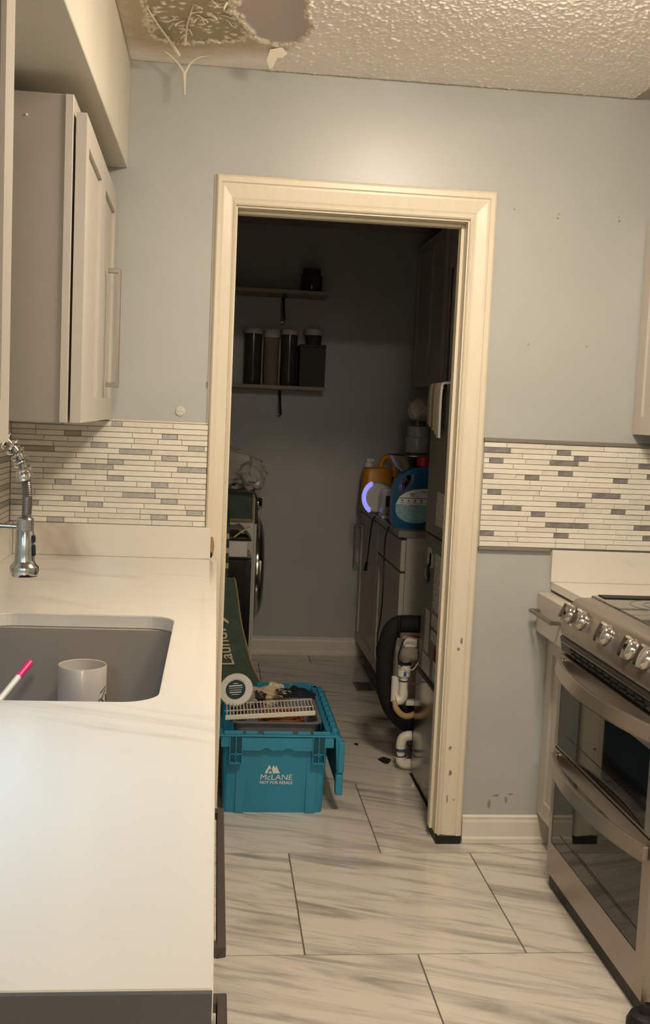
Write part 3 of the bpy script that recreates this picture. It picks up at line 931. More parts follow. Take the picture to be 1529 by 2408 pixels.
# ------------------------------------------------------------------ upper cabinets, left
def upper_left(nm, lab, ya, yb, z0, z1, ndoor, dark=False, xf=-0.321, rot=0.0):
    t = thing(nm, lab, 'cabinet', (-0.48, (ya + yb) / 2, z0))
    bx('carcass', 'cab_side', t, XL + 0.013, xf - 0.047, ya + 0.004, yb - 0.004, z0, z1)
    mb = MB()
    mb.box(xf - 0.047, xf - 0.029, ya, ya + 0.04, z0, z1).box(xf - 0.047, xf - 0.029, yb - 0.04, yb, z0, z1)
    mb.box(xf - 0.047, xf - 0.029, ya + 0.04, yb - 0.04, z0, z0 + 0.035).box(xf - 0.047, xf - 0.029, ya + 0.04, yb - 0.04, z1 - 0.035, z1)
    mb.build('face_frame', 'cab', t, 0.001)
    w_ = (yb - ya - 0.008) / ndoor
    for k in range(ndoor):
        a, b = ya + 0.004 + w_ * k + 0.0015, ya + 0.004 + w_ * (k + 1) - 0.0015
        mb = MB()
        shaker(mb, 1, xf, a, b, z0 + 0.001, z1 - 0.036, th=0.0235, fr=0.062)
        d = mb.build('door', 'cab', t)
        if dark: bx('door_panel', 'dark_panel', d, xf - 0.0089, xf - 0.0075, a + 0.062, b - 0.062, z0 + 0.063, z1 - 0.098)
        if not dark and k == 1:
            bar_pull_z('handle', d, xf, 1, a + 0.205, z0 + 0.096, z0 + 0.434, 0.027, 0.013)
    MB().lathe([(0.003, 0), (0.003, 0.002), (0, 0.002)], (xf - 0.13, ya + 0.004, z1 - 0.05), (0, -1, 0), 8).build('screw_head', 'white_plastic', t) if not dark else None
    t.rotation_euler = (0, 0, rot)
    return t
upper_left('upper_cabinet', 'greige wall cabinet with two shaker doors and a long pull, by the left backsplash', -0.955, -0.014, 1.383, 2.108, 2, rot=0.022)
nc = upper_left('upper_cabinet', 'pale framed wall cabinet with dark door panel cut off by the left edge', -2.70, -1.785, 1.366, 2.128, 2, True, xf=-0.31)
t = thing('under_cabinet_light', 'slim cool white light bar under the near left wall cabinet', 'light', (-0.5, -2.25, 1.364))
bx('housing', 'white_plastic', t, -0.56, -0.50, -2.40, -1.86, 1.350, 1.3655)
bx('diffuser', 'led', t, -0.555, -0.505, -2.39, -1.87, 1.347, 1.3498)

# ------------------------------------------------------------------ ceiling light and added rear fill light
def ceil_light(lab, x, y, m):
    t = thing('ceiling_light', lab, 'light', (x, y, CEIL))
    MB().lathe([(0.0, 0.0), (0.185, 0), (0.185, 0.018), (0.17, 0.022), (0.0, 0.022)], (x, y, CEIL), (0, 0, -1), 36).build('base_ring', 'white_plastic', t, smooth=True)
    MB().lathe([(0.165, 0.022), (0.16, 0.045), (0.13, 0.07), (0.08, 0.086), (0.0, 0.09)], (x, y, CEIL - 0.0005), (0, 0, -1), 36).build('diffuser', m, t, smooth=True)
ceil_light('round flush ceiling light nearest the doorway', 0.66, -1.24, 'diffuser')
ceil_light('added unseen fill light behind the camera, built as a round ceiling light', 0.2, -4.95, 'fill_diffuser')
# ------------------------------------------------------------------ right counter, cabinet and wall cabinet
RCT = 0.905
t = thing('quartz_counter_section', 'short white quartz counter section between the right wall corner and the range', 'countertop', (1.4, -0.16, 0.875))
bx('slab', 'quartz', t, 1.128, XR - 0.001, -0.328, -0.001, 0.877, RCT, 0.0015)
bx('backsplash_slab', 'quartz', t, 1.121, XR - 0.001, -0.0215, -0.0145, RCT, 1.012, 0.0015)
bx('backsplash_slab', 'quartz', t, 1.50, 1.522, -0.30, -0.0225, RCT, 0.935, 0.0015)
t = thing('narrow_drawer_cabinet', 'narrow greige base cabinet with a drawer between the wall and the range', 'cabinet', (1.4, -0.16, 0))
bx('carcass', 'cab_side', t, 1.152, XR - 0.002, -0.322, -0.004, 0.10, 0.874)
bx('toe_kick', 'cab_side', t, 1.19, XR - 0.002, -0.322, -0.02, 0.0, 0.10)
d = MB().box(1.084, 1.151, -0.318, -0.006, 0.737, 0.868).build('drawer', 'cab', t, 0.002)
bar_pull_y('handle', d, 1.084, -1, 0.812, -0.26, -0.035, 0.026, 0.012)
mb = MB()
shaker(mb, -1, 1.129, -0.318, -0.006, 0.108, 0.728)
mb.build('door', 'cab', t)
t = thing('wall_cabinet', 'dark edge of a wall cabinet above the range, cut off at the right', 'cabinet', (1.55, -0.55, 1.40))
bx('carcass', 'cab_side', t, 1.395, XR - 0.001, -1.09, -0.004, 1.405, 2.1)
mb = MB()
shaker(mb, -1, 1.372, -0.545, -0.008, 1.406, 2.098)
mb.build('door', 'cab', t)
mb = MB()
shaker(mb, -1, 1.372, -1.086, -0.55, 1.406, 2.098)
mb.build('door', 'cab', t)

# ------------------------------------------------------------------ range
RY0, RY1 = -1.082, -0.330
RYC = (RY0 + RY1) / 2
RX = 1.062
t = thing('kitchen_range', 'stainless slide-in double oven range with five chrome knobs and bowed handles', 'range', (1.38, RYC, 0))
bx('body', 'range_steel', t, RX + 0.03, 1.70, RY0 + 0.002, RY1 - 0.002, 0.045, 0.898)
# control panel: sloped front, rounded ends
prof = [(1.145, 0.913), (1.108, 0.913), (1.094, 0.909), (1.083, 0.898), (1.050, 0.826), (1.048, 0.812), (1.054, 0.800), (1.075, 0.796), (1.145, 0.796)]
rows = []
for y, k in ((RY0, 0.3), (RY0 + 0.006, 0.72), (RY0 + 0.02, 0.95), (RY0 + 0.04, 1.0), (RY1 - 0.04, 1.0), (RY1 - 0.02, 0.95), (RY1 - 0.006, 0.72), (RY1, 0.3)):
    rows.append([(1.12 + (x - 1.12) * (0.25 + 0.75 * k) if x < 1.12 else x, y, z if z < 0.85 else 0.85 + (z - 0.85) * (0.55 + 0.45 * k)) for x, z in prof])
MB().quadgrid(rows, closed_v=True, cap=True).build('control_panel', 'range_steel', t, smooth=True)
nrm = Vector((-0.072, 0, 0.033)).normalized()
nrm = Vector((-0.909, 0, 0.417))
tz = Vector((0.417, 0, 0.909))
def knob(y, turn=0.0):
    base = Vector((1.068, y, 0.8665)) + nrm * 0.0005
    k = MB().lathe([(0.0295, 0), (0.0295, 0.004), (0.027, 0.007), (0.0265, 0.014), (0.023, 0.0185), (0.0, 0.019)], base, nrm, 28).build('knob', 'chrome', t, smooth=True)
    mb = MB()
    u = (tz * math.cos(turn) + Vector((0, 1, 0)) * math.sin(turn)).normalized()
    v = nrm.cross(u)
    c = base + nrm * 0.024
    n = 9
    sec = []
    for i in range(n):
        q = -1 + 2 * i / (n - 1)
        wdt = 0.0115
        l = 0.0285 * q
        hh = 0.014 * (1 - 0.35 * q * q)
        sec.append([base + nrm * 0.008 + u * l - v * wdt, base + nrm * (0.017 + hh) + u * l - v * wdt * 0.8,
                    base + nrm * (0.017 + hh) + u * l + v * wdt * 0.8, base + nrm * 0.008 + u * l + v * wdt])
    mb.quadgrid(sec, closed_v=True, cap=True)
    mb.build('knob_grip', 'chrome', k)
    MB().obox(base + nrm * 0.0312, u, v, nrm, 0.022, 0.0068, 0.0008).build('grip_face', 'dark_metal', k)
    return k
for y in (-0.392, -0.492, -0.688, -0.862, -0.962): knob(y)
# cooktop
ck = bx('cooktop', 'black_glass', t, 1.146, 1.70, RY0 + 0.006, RY1 - 0.006, 0.8985, 0.917, 0.003)
bx('cooktop_rim', 'black', ck, 1.168, 1.70, RY1 - 0.062, RY1 - 0.0065, 0.9172, 0.9195)
for (x, y, r) in ((1.31, -0.50, 0.10), (1.30, -0.87, 0.115), (1.55, -0.52, 0.09), (1.55, -0.87, 0.09)):
    mb = MB()
    for q in (1.0, 0.62):
        mb.lathe([(r * q - 0.002, 0.9171), (r * q - 0.002, 0.9175), (r * q + 0.002, 0.9175), (r * q + 0.002, 0.9171)], (x, y, 0), n=40, closed=False)
    mb.build('burner_ring', 'burner', ck)
# vent fascia with slots
fa = MB().prism([(1.064, 0.797), (1.056, 0.790), (1.062, 0.748), (1.082, 0.738), (1.10, 0.738), (1.10, 0.797)], 1, RY0 + 0.012, RY1 - 0.012).build('vent_fascia', 'fascia', t)
for row, z in enumerate((0.768, 0.756)):
    y = RY1 - 0.10 - row * 0.012
    while y > RY0 + 0.08:
        L = 0.042
        bx('vent_slot', 'black', fa, 1.0545, 1.0605, y - L, y, z - 0.0035 , z + 0.0035)
        y -= L + 0.014
bx('reflective_lip', 'range_steel', fa, 1.056, 1.062, RY0 + 0.012, RY1 - 0.012, 0.776, 0.779)
# oven doors
def oven(nm, z0, z1, gz0, gz1, gy0, gy1):
    mb = MB()
    xb, xf = RX + 0.028, RX
    a, b = RY0 + 0.004, RY1 - 0.004
    mb.box(xf, xb, a, gy0, z0, z1).box(xf, xb, gy1, b, z0, z1).box(xf, xb, gy0, gy1, z0, gz0)
    if z1 - gz1 > 0.002: mb.box(xf, xb, gy0, gy1, gz1, z1)
    d = mb.build(nm, 'range_steel', t)
    MB().box(xf + 0.0015, xb, gy0, gy1, gz0, gz1).build('door_glass', 'oven_glass', d)
    bx('window_frame', 'black', d, xf + 0.0008, xf + 0.0016, gy0 + 0.07, gy1 - 0.07, gz0 + 0.048, gz0 + 0.050)
    return d
UD = oven('upper_oven_door', 0.452, 0.737, 0.458, 0.66, RY0 + 0.055, RY1 - 0.03)
LD = oven('lower_oven_door', 0.052, 0.446, 0.152, 0.40, RY0 + 0.055, RY1 - 0.03)
bx('door_gap', 'black', t, RX + 0.004, RX + 0.03, RY0 + 0.004, RY1 - 0.004, 0.4462, 0.4518)
def bow_handle(parent, z):
    pts = []
    for i in range(13):
        q = -1 + 2 * i / 12
        pts.append((1.052 - 0.046 * (1 - abs(q) ** 2.1), RYC + q * 0.355, z))
    hb = MB().strap(pts, 0.042, 0.014, (0.25, 0, 1), 4).build('handle', mat('handle_steel', 'B3AA9E', 0.3, metal=0.85), parent, 0.004, 2, smooth=True)
    for q in (-0.98, 0.98):
        bx('handle_post', 'range_steel', hb, 1.046, RX + 0.0005, RYC + q * 0.352 - 0.012, RYC + q * 0.352 + 0.012, z - 0.018, z + 0.018, 0.003)
bow_handle(UD, 0.706)
bow_handle(LD, 0.414)
bx('kick_strip', 'black', t, RX + 0.012, RX + 0.035, RY0 + 0.004, RY1 - 0.004, 0.004, 0.05)
for y in (RY0 + 0.05, RY1 - 0.05):
    for x in (1.15, 1.62):
        MB().lathe([(0.018, 0), (0.018, 0.008), (0.010, 0.010), (0.010, 0.046)], (x, y, 0.0), n=12).build('levelling_foot', 'black', t)
# dark rounded thing at the range's near foot
t = thing('dark_round_object', 'dark rounded object on the floor by the near foot of the range', 'rubber object', (1.052, -1.132, 0))
MB().lathe([(0.0, 0), (0.038, 0.0), (0.044, 0.008), (0.044, 0.036), (0.036, 0.053), (0.02, 0.060), (0.0, 0.0605)], (1.052, -1.132, 0.0005), n=24).build('round_body', 'black', t, smooth=True)
MB().lathe([(0.018, 0), (0.018, 0.006), (0.0, 0.008)], (1.052, -1.132, 0.0612), n=16).build('round_cap', 'black_plastic', t, smooth=True)
# ------------------------------------------------------------------ laundry: shelves on the far wall
def wall_shelf(lab, z, nm='wall_shelf'):
    t = thing(nm, lab, 'shelf', (0.15, LYF - 0.13, z))
    bx('board', 'shelf_wood', t, -0.55, 0.592, LYF - 0.262, LYF - 0.001, z - 0.02, z, 0.002)
    for x in (-0.25, 0.352):
        mb = MB()
        mb.box(x - 0.012, x + 0.012, LYF - 0.005, LYF - 0.0005, z - 0.175, z - 0.0205)
        mb.box(x - 0.012, x + 0.012, LYF - 0.235, LYF - 0.005, z - 0.0245, z - 0.0205)
        mb.obox((x, LYF - 0.10, z - 0.095), (1, 0, 0), (0, 1, 0.72), (0, -0.72, 1), 0.006, 0.115, 0.004)
        br = mb.build('bracket', 'dark_metal', t)
        MB().lathe([(0.006, 0), (0.006, 0.002), (0, 0.003)], (x, LYF - 0.005, z - 0.155), (0, -1, 0), 8).build('screw', 'chrome', br)
    return t
wall_shelf('lower pale wall shelf on the dark laundry wall, with lidded canisters', 1.574)
wall_shelf('upper pale wall shelf on the dark laundry wall, nearly bare', 2.098)
def canister(lab, x0, x1, z0, z1, m='canister', lidm='white_plastic', y=LYF - 0.14, lh=0.028):
    t = thing('canister', lab, 'canister', ((x0 + x1) / 2, y, z0), 'canisters on the lower laundry shelf')
    r = (x1 - x0) / 2
    MB().lathe([(0, 0), (r * 0.9, 0), (r * 0.94, 0.006), (r * 0.94, z1 - z0 - lh), (0, z1 - z0 - lh)], ((x0 + x1) / 2, y, z0), n=24).build('jar', m, t, smooth=True)
    MB().lathe([(r, 0), (r, lh * 0.8), (r * 0.94, lh), (0, lh)], ((x0 + x1) / 2, y, z1 - lh), n=24).build('lid', lidm, t, smooth=True)
canister('tall lidded jar leftmost on the lower laundry shelf', 0.135, 0.238, 1.5745, 1.885)
canister('tall pale jar second from left on the lower laundry shelf', 0.245, 0.335, 1.5745, 1.886, 'cloth_grey', lh=0.045)
canister('dark lidded jar third from left on the lower laundry shelf', 0.342, 0.438, 1.5745, 1.888)
t = thing('storage_box', 'dark storage box at the right end of the lower laundry shelf', 'box', (0.525, LYF - 0.14, 1.5745))
bx('box_body', 'dark_box', t, 0.445, 0.588, LYF - 0.235, LYF - 0.03, 1.5745, 1.79)
bx('box_lid', 'dark_box', t, 0.4425, 0.5905, LYF - 0.238, LYF - 0.027, 1.7905, 1.808, 0.003)
t = thing('small_tub', 'small white lidded tub standing on top of the dark storage box', 'tub', (0.51, LYF - 0.14, 1.8082))
MB().lathe([(0, 0), (0.042, 0), (0.046, 0.055), (0, 0.055)], (0.525, LYF - 0.14, 1.8085), n=20).build('tub_body', 'dark_box', t, smooth=True)
MB().lathe([(0.051, 0), (0.051, 0.03), (0.047, 0.035), (0, 0.035)], (0.525, LYF - 0.14, 1.864), n=20).build('tub_lid', 'white_plastic', t, smooth=True)
t = thing('glass_jar', 'dim glass jar on the upper laundry shelf near its right end', 'jar', (0.50, LYF - 0.14, 2.0985))
MB().lathe([(0, 0), (0.055, 0), (0.06, 0.01), (0.06, 0.09), (0.045, 0.11), (0, 0.11)], (0.50, LYF - 0.14, 2.0985), n=20).build('jar_body', 'canister', t, smooth=True)
MB().lathe([(0.05, 0), (0.05, 0.022), (0, 0.024)], (0.50, LYF - 0.14, 2.209), n=20).build('jar_lid', 'dark_box', t, smooth=True)

# ------------------------------------------------------------------ washer and the stack beside it
WX, WY0, WY1, WTOP = 0.222, 2.06, 2.70, 0.985
t = thing('washing_machine', 'white front loading washing machine with dark bulging door in the laundry', 'washing machine', (-0.1, 2.38, 0))
bx('body', 'washer', t, -0.40, WX - 0.012, WY0, WY1, 0.03, WTOP, 0.006)
bx('front_panel', 'washer', t, WX - 0.0115, WX, WY0 + 0.002, WY1 - 0.002, 0.03, 0.845, 0.003)
cp = bx('control_panel', 'black_plastic', t, WX - 0.0115, WX + 0.002, WY0 + 0.002, WY1 - 0.002, 0.848, WTOP - 0.004, 0.003)
MB().lathe([(0.034, 0), (0.034, 0.006), (0.028, 0.024), (0.0, 0.026)], (WX + 0.0022, WY0 + 0.08, 0.945), (1, 0, 0), 24).build('dial', 'chrome', cp, smooth=True)
dr = MB().lathe([(0.285, 0), (0.285, 0.010), (0.27, 0.028), (0.235, 0.044), (0.2, 0.052), (0.16, 0.05), (0, 0.045)], (WX + 0.0002, 2.38, 0.575), (1, 0, 0), 48).build('door', 'washer_dark', t, smooth=True)
MB().lathe([(0.286, 0.004), (0.292, 0.008), (0.292, 0.016), (0.278, 0.024)], (WX + 0.0002, 2.38, 0.575), (1, 0, 0), 48, closed=False).build('door_ring', 'chrome', dr, smooth=True, solid=0.002)
MB().box(WX + 0.012, WX + 0.034, WY0 + 0.045, WY0 + 0.075, 0.50, 0.65).build('door_latch', 'chrome', dr, 0.006, 2)
for x in (-0.36, 0.17):
    for y in (WY0 + 0.05, WY1 - 0.05):
        MB().lathe([(0.025, 0), (0.025, 0.01), (0.012, 0.012), (0.012, 0.03)], (x, y, 0), n=12).build('foot', 'black', t)

t = thing('slatted_plastic_basket', 'black ribbed plastic basket standing in front of the washing machine', 'basket', (0.0, 1.86, 0))
mb = MB()
bxv = (-0.25, 0.186, 1.735, 2.035)
mb.box(bxv[0], bxv[1], bxv[2] + 0.006, bxv[3], 0.0, 0.70)
mb.build('basket_body', 'black_plastic', t, 0.01, 2)
for k in range(11):
    z = 0.055 + k * 0.058
    bx('slat', 'black_plastic', t, bxv[0] + 0.02, bxv[1] - 0.028, bxv[2] - 0.006, bxv[2] + 0.0065, z, z + 0.034, 0.004, 2)
bx('corner_post', 'washer_dark', t, bxv[1] - 0.024, bxv[1] + 0.004, bxv[2] - 0.008, bxv[2] + 0.02, 0.0, 0.703, 0.005, 2)
bx('rim', 'washer_dark', t, bxv[0] - 0.004, bxv[1] + 0.004, bxv[2] - 0.004, bxv[3] + 0.003, 0.7035, 0.712, 0.003)
t = thing('white_carton', 'white carton lying on top of the black ribbed basket', 'box', (0.02, 1.87, 0.7125))
bx('carton_body', 'white_plastic', t, -0.15, 0.168, 1.745, 2.0, 0.7125, 0.792, 0.003)
bx('carton_lid', 'black_plastic', t, -0.153, 0.188, 1.742, 2.003, 0.7925, 0.80, 0.002)
t = thing('folded_cloth', 'folded grey cloth on the white carton beneath the green rug', 'cloth', (0.05, 1.87, 0.8005))
mb = MB()
rows = []
for i in range(9):
    y = 1.755 + 0.24 * i / 8
    rows.append([(-0.12 + 0.30 * j / 12, y, 0.8015 + 0.062 * (0.75 + 0.35 * mnoise.noise(Vector((j * 0.5, i * 0.4, 2)))) * min(1, 3 * min(j + 0.15, 12.15 - j) / 12 * 2)) for j in range(13)])
mb.quadgrid(rows)
mb.quadgrid([[(p[0], p[1], 0.8009) for p in r] for r in rows])
mb.build('cloth_fold', 'cloth_grey', t, smooth=True)
MB().strap([(0.1, 1.752, 0.81), (0.14, 1.748, 0.842), (0.178, 1.75, 0.862)], 0.03, 0.006, (0, 1, 0)).build('cloth_edge', 'cream_print', t, smooth=True)
# second green rug thrown over the washer's near top edge
t = thing('folded_green_rug', 'small dark green rug with tan edge folded over the washing machine corner', 'rug', (0.0, 2.03, 0.99))
mb = MB()
ups = spline([(0, 2.30, WTOP + 0.005), (0, 2.12, WTOP + 0.006), (0, 2.056, WTOP + 0.004), (0, 2.046, 0.95), (0, 2.040, 0.87)], 5)
mb.quadgrid([[(x, p.y, p.z + 0.004 * math.sin(x * 30)) for x in (-0.2, -0.1, 0.0, 0.1, 0.2)] for p in ups])
mb.build('rug_pile', 'green', t, smooth=True, solid=0.006)
mb = MB()
mb.strap([(-0.2, 2.0365, 0.866), (0.0, 2.0365, 0.866), (0.2, 2.0365, 0.866)], 0.012, 0.004, (0, 0, 1), 3)
mb.strap([(0.2, 2.034, 0.866), (0.2, 2.04, 0.94), (0.2, 2.042, 0.998)], 0.010, 0.006, (1, 0, 0), 3)
mb.build('rug_binding', 'tan', t)
mb = MB()
ups = spline([(0.0, 2.030, 1.00), (0.0, 1.99, 0.93), (0.0, 1.735, 0.875), (0.0, 1.722, 0.80), (0.0, 1.722, 0.60)], 6)
mb.quadgrid([[(x, p.y, p.z) for x in (-0.19, -0.09, 0.012, 0.078 - 0.0)] for p in ups])
mb.build('rug_tail', 'green', t, smooth=True, solid=0.005)
for z in (0.66, 0.735, 0.805, 0.862):
    if z < 0.83: bx('stripe', 'cream_print', t, 0.0, 0.078, 1.7125, 1.7165, z, z + 0.026)
t = thing('plastic_bag_bundle', 'crumpled clear plastic bag with dark contents on top of the washing machine', 'bag', (0.05, 2.35, WTOP))
MB().blob((0.055, 2.36, 1.118), (0.20, 0.15, 0.118), 3, 0.34, 2.4, 26, 18, flat=-0.115, ridged=True).build('bag_film', 'bag', t)
MB().blob((0.04, 2.345, 1.105), (0.13, 0.09, 0.08), 8, 0.3, 2.0, 16, 10, flat=-0.1).build('bag_contents', 'navy', t)
MB().blob((0.20, 2.31, 1.075), (0.075, 0.08, 0.078), 6, 0.3, 2.6, 18, 12, flat=-0.075, ridged=True).build('bag_lobe', 'bag', t)

# ------------------------------------------------------------------ teal tote
TX0, TX1, TY0, TY1, TZ = 0.042, 0.452, 0.255, 0.93, 0.292
t = thing('teal_tote', 'open teal plastic tote with white company lettering standing in the doorway', 'tote', (0.255, 0.59, 0))
mb = MB()
bi = 0.022
def ring(ins, z):
    return [(x, y, z) for x, y in rrect(TX0 + 0.014 + ins, TX1 - 0.022 - ins, TY0 + ins, TY1 - ins, 0.02, 4)]
rows = [ring(0.012, 0.004), ring(0.008, 0.0), ring(0.0, 0.20), ring(-0.002, 0.262), ring(-0.006, 0.282), ring(0.001, 0.282), ring(0.003, 0.2), ring(0.013, 0.008)]
rows = [ring(0.03, 0.0015)] + rows[1:]
mb.quadgrid(rows, closed_v=True, cap=True)
mb.build('tub', 'teal', t, smooth=True)
cx = (TX0 + 0.014 + TX1 - 0.022) / 2
cxm = 0.2515
# rim band with the wavy lower edge on the near end
wave = [(-0.2, 0.0), (-0.155, 0.0), (-0.15, -0.012), (-0.06, -0.014), (-0.045, -0.004), (-0.032, -0.004), (-0.018, -0.014), (0.0, -0.010), (0.018, -0.014), (0.032, -0.004), (0.045, -0.004), (0.06, -0.014), (0.15, -0.012), (0.155, 0.0), (0.2, 0.0)]
top = [(0.2, 0.043), (0.155, 0.037), (0.075, 0.036), (-0.075, 0.036), (-0.155, 0.037), (-0.2, 0.043)]
poly = [(cxm + u, 0.247 + v) for u, v in wave] + [(cxm + u, 0.247 + v) for u, v in top]
MB().prism(poly, 1, TY0 - 0.020, TY0 + 0.001).build('rim_band', 'teal', t, 0.0015)
mb = MB()
mb.box(TX0 - 0.004, TX1 + 0.004, TY0 - 0.024, TY0 + 0.004, 0.286, 0.2915)
for a, b in ((-0.190, -0.125), (-0.115, -0.07), (-0.052, 0.052), (0.07, 0.115), (0.125, 0.185)):
    mb.box(cxm + a, cxm + b, TY0 - 0.018, TY0 - 0.008, 0.2915, 0.304)
mb.build('rim_teeth', 'teal', t, 0.0012)
for sx in (-1, 1):
    c0 = cxm + sx * 0.147
    mb = MB()
    y = TY0 - 0.0215
    for a, b, c, d in ((-0.023, -0.020, 0.190, 0.286), (0.020, 0.023, 0.190, 0.286), (-0.023, 0.023, 0.188, 0.192), (-0.022, 0.022, 0.222, 0.226), (-0.0015, 0.0015, 0.192, 0.286)):
        mb.box(c0 + a, c0 + b, y - 0.004, TY0 + 0.002, c, d)
    mb.lathe([(0.006, 0), (0.006, 0.006), (0.003, 0.006), (0.003, 0)], (c0, y - 0.0005, 0.224), (0, -1, 0), 10, closed=False)
    mb.build('handle_bracket', 'teal', t)
    bx('bracket_recess', mat('dark_teal', '0E4654', 0.6), t, c0 - 0.020, c0 + 0.020, TY0 - 0.0215, TY0 - 0.0205, 0.228, 0.283)
# end ribs and shallow panels
for a, b in ((-0.143, -0.112), (0.108, 0.142)):
    mb = MB()
    mb.prism([(cxm + a, 0.001), (cxm + b, 0.001), (cxm + b + (0.012 if a < 0 else 0.006), 0.236), (cxm + a, 0.236)], 1, TY0 - 0.0015, TY0 + 0.010)
    mb.build('end_rib', 'teal', t, 0.001)
# long sides: upper rim, near and far rim, teeth
mb = MB()
mb.box(TX1 - 0.022, TX1, TY0 - 0.01, TY1 + 0.02, 0.272, 0.2855)
mb.box(TX0 - 0.006, TX0 + 0.016, TY0 - 0.01, TY1 + 0.02, 0.272, 0.2855)
mb.box(TX0, TX1, TY1 - 0.006, TY1 + 0.02, 0.272, 0.2855)
mb.build('rim', 'teal', t, 0.0015)
mb = MB()
for a, b in ((-0.2, -0.135), (-0.12, -0.07), (-0.05, 0.09), (0.1, 0.19)):
    mb.box(cxm + a, cxm + b, TY1 + 0.004, TY1 + 0.014, 0.2855, 0.298)
mb.build('far_teeth', 'teal', t, 0.001)
# open lid leaf hanging at the right with its hinge teeth
lid = MB()
lid.prism([(TX1 + 0.012, 0.288), (TX1 + 0.002, 0.290), (TX1 + 0.000, 0.282), (TX1 + 0.008, 0.270), (TX1 + 0.022, 0.085), (TX1 + 0.036, 0.085), (TX1 + 0.034, 0.27)], 1, TY0 + 0.005, TY1 - 0.005)
lf = lid.build('lid_leaf', 'teal', t, 0.002)
for k in range(9):
    y = TY0 + 0.03 + k * 0.069
    bx('hinge_tooth', 'teal', lf, TX1 - 0.004, TX1 + 0.016, y, y + 0.040, 0.283, 0.302, 0.0015)
mb = MB()
mb.box(TX1 + 0.020, TX1 + 0.042, TY0 - 0.002, TY0 + 0.03, 0.15, 0.262).box(TX1 + 0.014, TX1 + 0.040, TY0 - 0.002, TY0 + 0.03, 0.068, 0.142)
mb.build('lid_edge', 'teal', lf, 0.002)
mb = MB()
for k in range(6):
    y = TY0 + 0.10 + k * 0.10
    mb.box(TX1 - 0.0265, TX1 - 0.021, y, y + 0.012, 0.04, 0.272)
mb.build('inner_rib', 'teal', t)
# white print on the near end
yp = TY0 - 0.0006
def onend(cx_, cz_): return lambda u, v: (cx_ + u, TY0 + 0.0078 - (cz_ + v) / 0.2 * 0.008 - 0.0006, cz_ + v)
lettering('print_name', 'McLANE', 0.0290, 'white_print', t, lambda u, v: onend(0.2525, 0.131)(u * 1.1 + v * 0.08, v), 0.0)
lettering('print_line', 'NOT FOR RESALE', 0.0150, 'white_print', t, onend(0.2525, 0.1115), 0.0003)
mb = MB()
e = onend(0, 0)
def tri(P):
    v = [mb.bm.verts.new(e(*p)) for p in P]
    mb.bm.faces.new(v)
lx, lz = 0.2375, 0.1465
tri([(lx - 0.027, lz), (lx - 0.0115, lz + 0.031), (lx - 0.0045, lz + 0.0175), (lx - 0.0075, lz + 0.013), (lx - 0.010, lz + 0.017), (lx - 0.0145, lz + 0.010), (lx - 0.016, lz)])
tri([(lx - 0.013, lz), (lx - 0.0085, lz + 0.0085), (lx - 0.003, lz + 0.0055), (lx + 0.000, lz)])
tri([(lx + 0.003, lz), (lx + 0.0, lz + 0.009), (lx - 0.002, lz + 0.0185), (lx + 0.004, lz + 0.030), (lx + 0.0105, lz + 0.018), (lx + 0.013, lz + 0.0295), (lx + 0.027, lz)])
mb.build('print_mark', 'white_print', t, weld=False)

# ------------------------------------------------------------------ contents of the tote
t = thing('grey_tray', 'grey plastic tray lying level inside the teal tote', 'tray', (0.26, 0.5, 0.2))
rows = []
def rr(ins, z): return [(x, y, z) for x, y in rrect(0.083 + ins, 0.413 - ins, 0.285 + ins, 0.62 - ins, 0.03, 5)]
rows = [rr(0.05, 0.217), rr(0.022, 0.223), rr(0.012, 0.315), rr(0.0, 0.3185), rr(0.0, 0.323), rr(0.014, 0.3225), rr(0.024, 0.229), rr(0.06, 0.224)]
MB().quadgrid(rows, closed_v=True, cap=True).build('tray_body', 'grey_bin', t, smooth=True)
t = thing('coiled_cable', 'loops of orange brown cable in the grey tray under the wire rack', 'cable', (0.27, 0.47, 0.225))
mb = MB()
rc = random.Random(3)
for k in range(8):
    pts = []
    rx_, ry_ = 0.10 - 0.004 * k, 0.11 - 0.006 * k
    cx_, cy_ = 0.28 + rc.uniform(-0.012, 0.012), 0.455 + rc.uniform(-0.01, 0.01)
    ph = rc.uniform(0, 6)
    for i in range(15):
        a = 2 * PI * i / 14 + ph
        pts.append((cx_ + rx_ * math.cos(a), cy_ + ry_ * math.sin(a), 0.232 + 0.0105 * k + 0.004 * math.sin(3 * a + k)))
    mb.tube(pts, 0.0045, 6, 3)
mb.build('cable_loop', 'copper', t, smooth=True)
# white wire rack lying across, tilted
t = thing('wire_rack', 'white coated wire rack laid slantwise across the top of the tote', 'rack', (0.23, 0.42, 0.32))
def rk(u, v): return (0.064 + 0.323 * u, 0.30 + 0.15 * v, 0.334 + 0.022 * u + 0.006 * v)
mb = MB()
for a, b in (((0, 0), (1, 0)), ((0, 1), (1, 1)), ((0, 0), (0, 1)), ((1, 0), (1, 1))):
    pass
f0, f1 = Vector(rk(0, 0)), Vector(rk(1, 0))
mb.obox((f0 + f1) / 2, f1 - f0, (0, 1, 0), (0, 0, 1), (f1 - f0).length / 2, 0.005, 0.0085)
mb.build('front_rail', 'wire_white', t, 0.002)
for k in range(26):
    u = (k + 0.5) / 26
    MB().tube([Vector(rk(u, 0.012)) + Vector((0, 0, 0.006)), Vector(rk(u, 1)) + Vector((0, 0, 0.006))], 0.0022, 6, 0).build('wire', 'wire_white', t)
for v in (0.45, 1.0):
    MB().tube([Vector(rk(0, v)) + Vector((0, 0, 0.0022)), Vector(rk(1, v)) + Vector((0, 0, 0.0022))], 0.0026, 6, 0).build('cross_wire', 'wire_white', t)
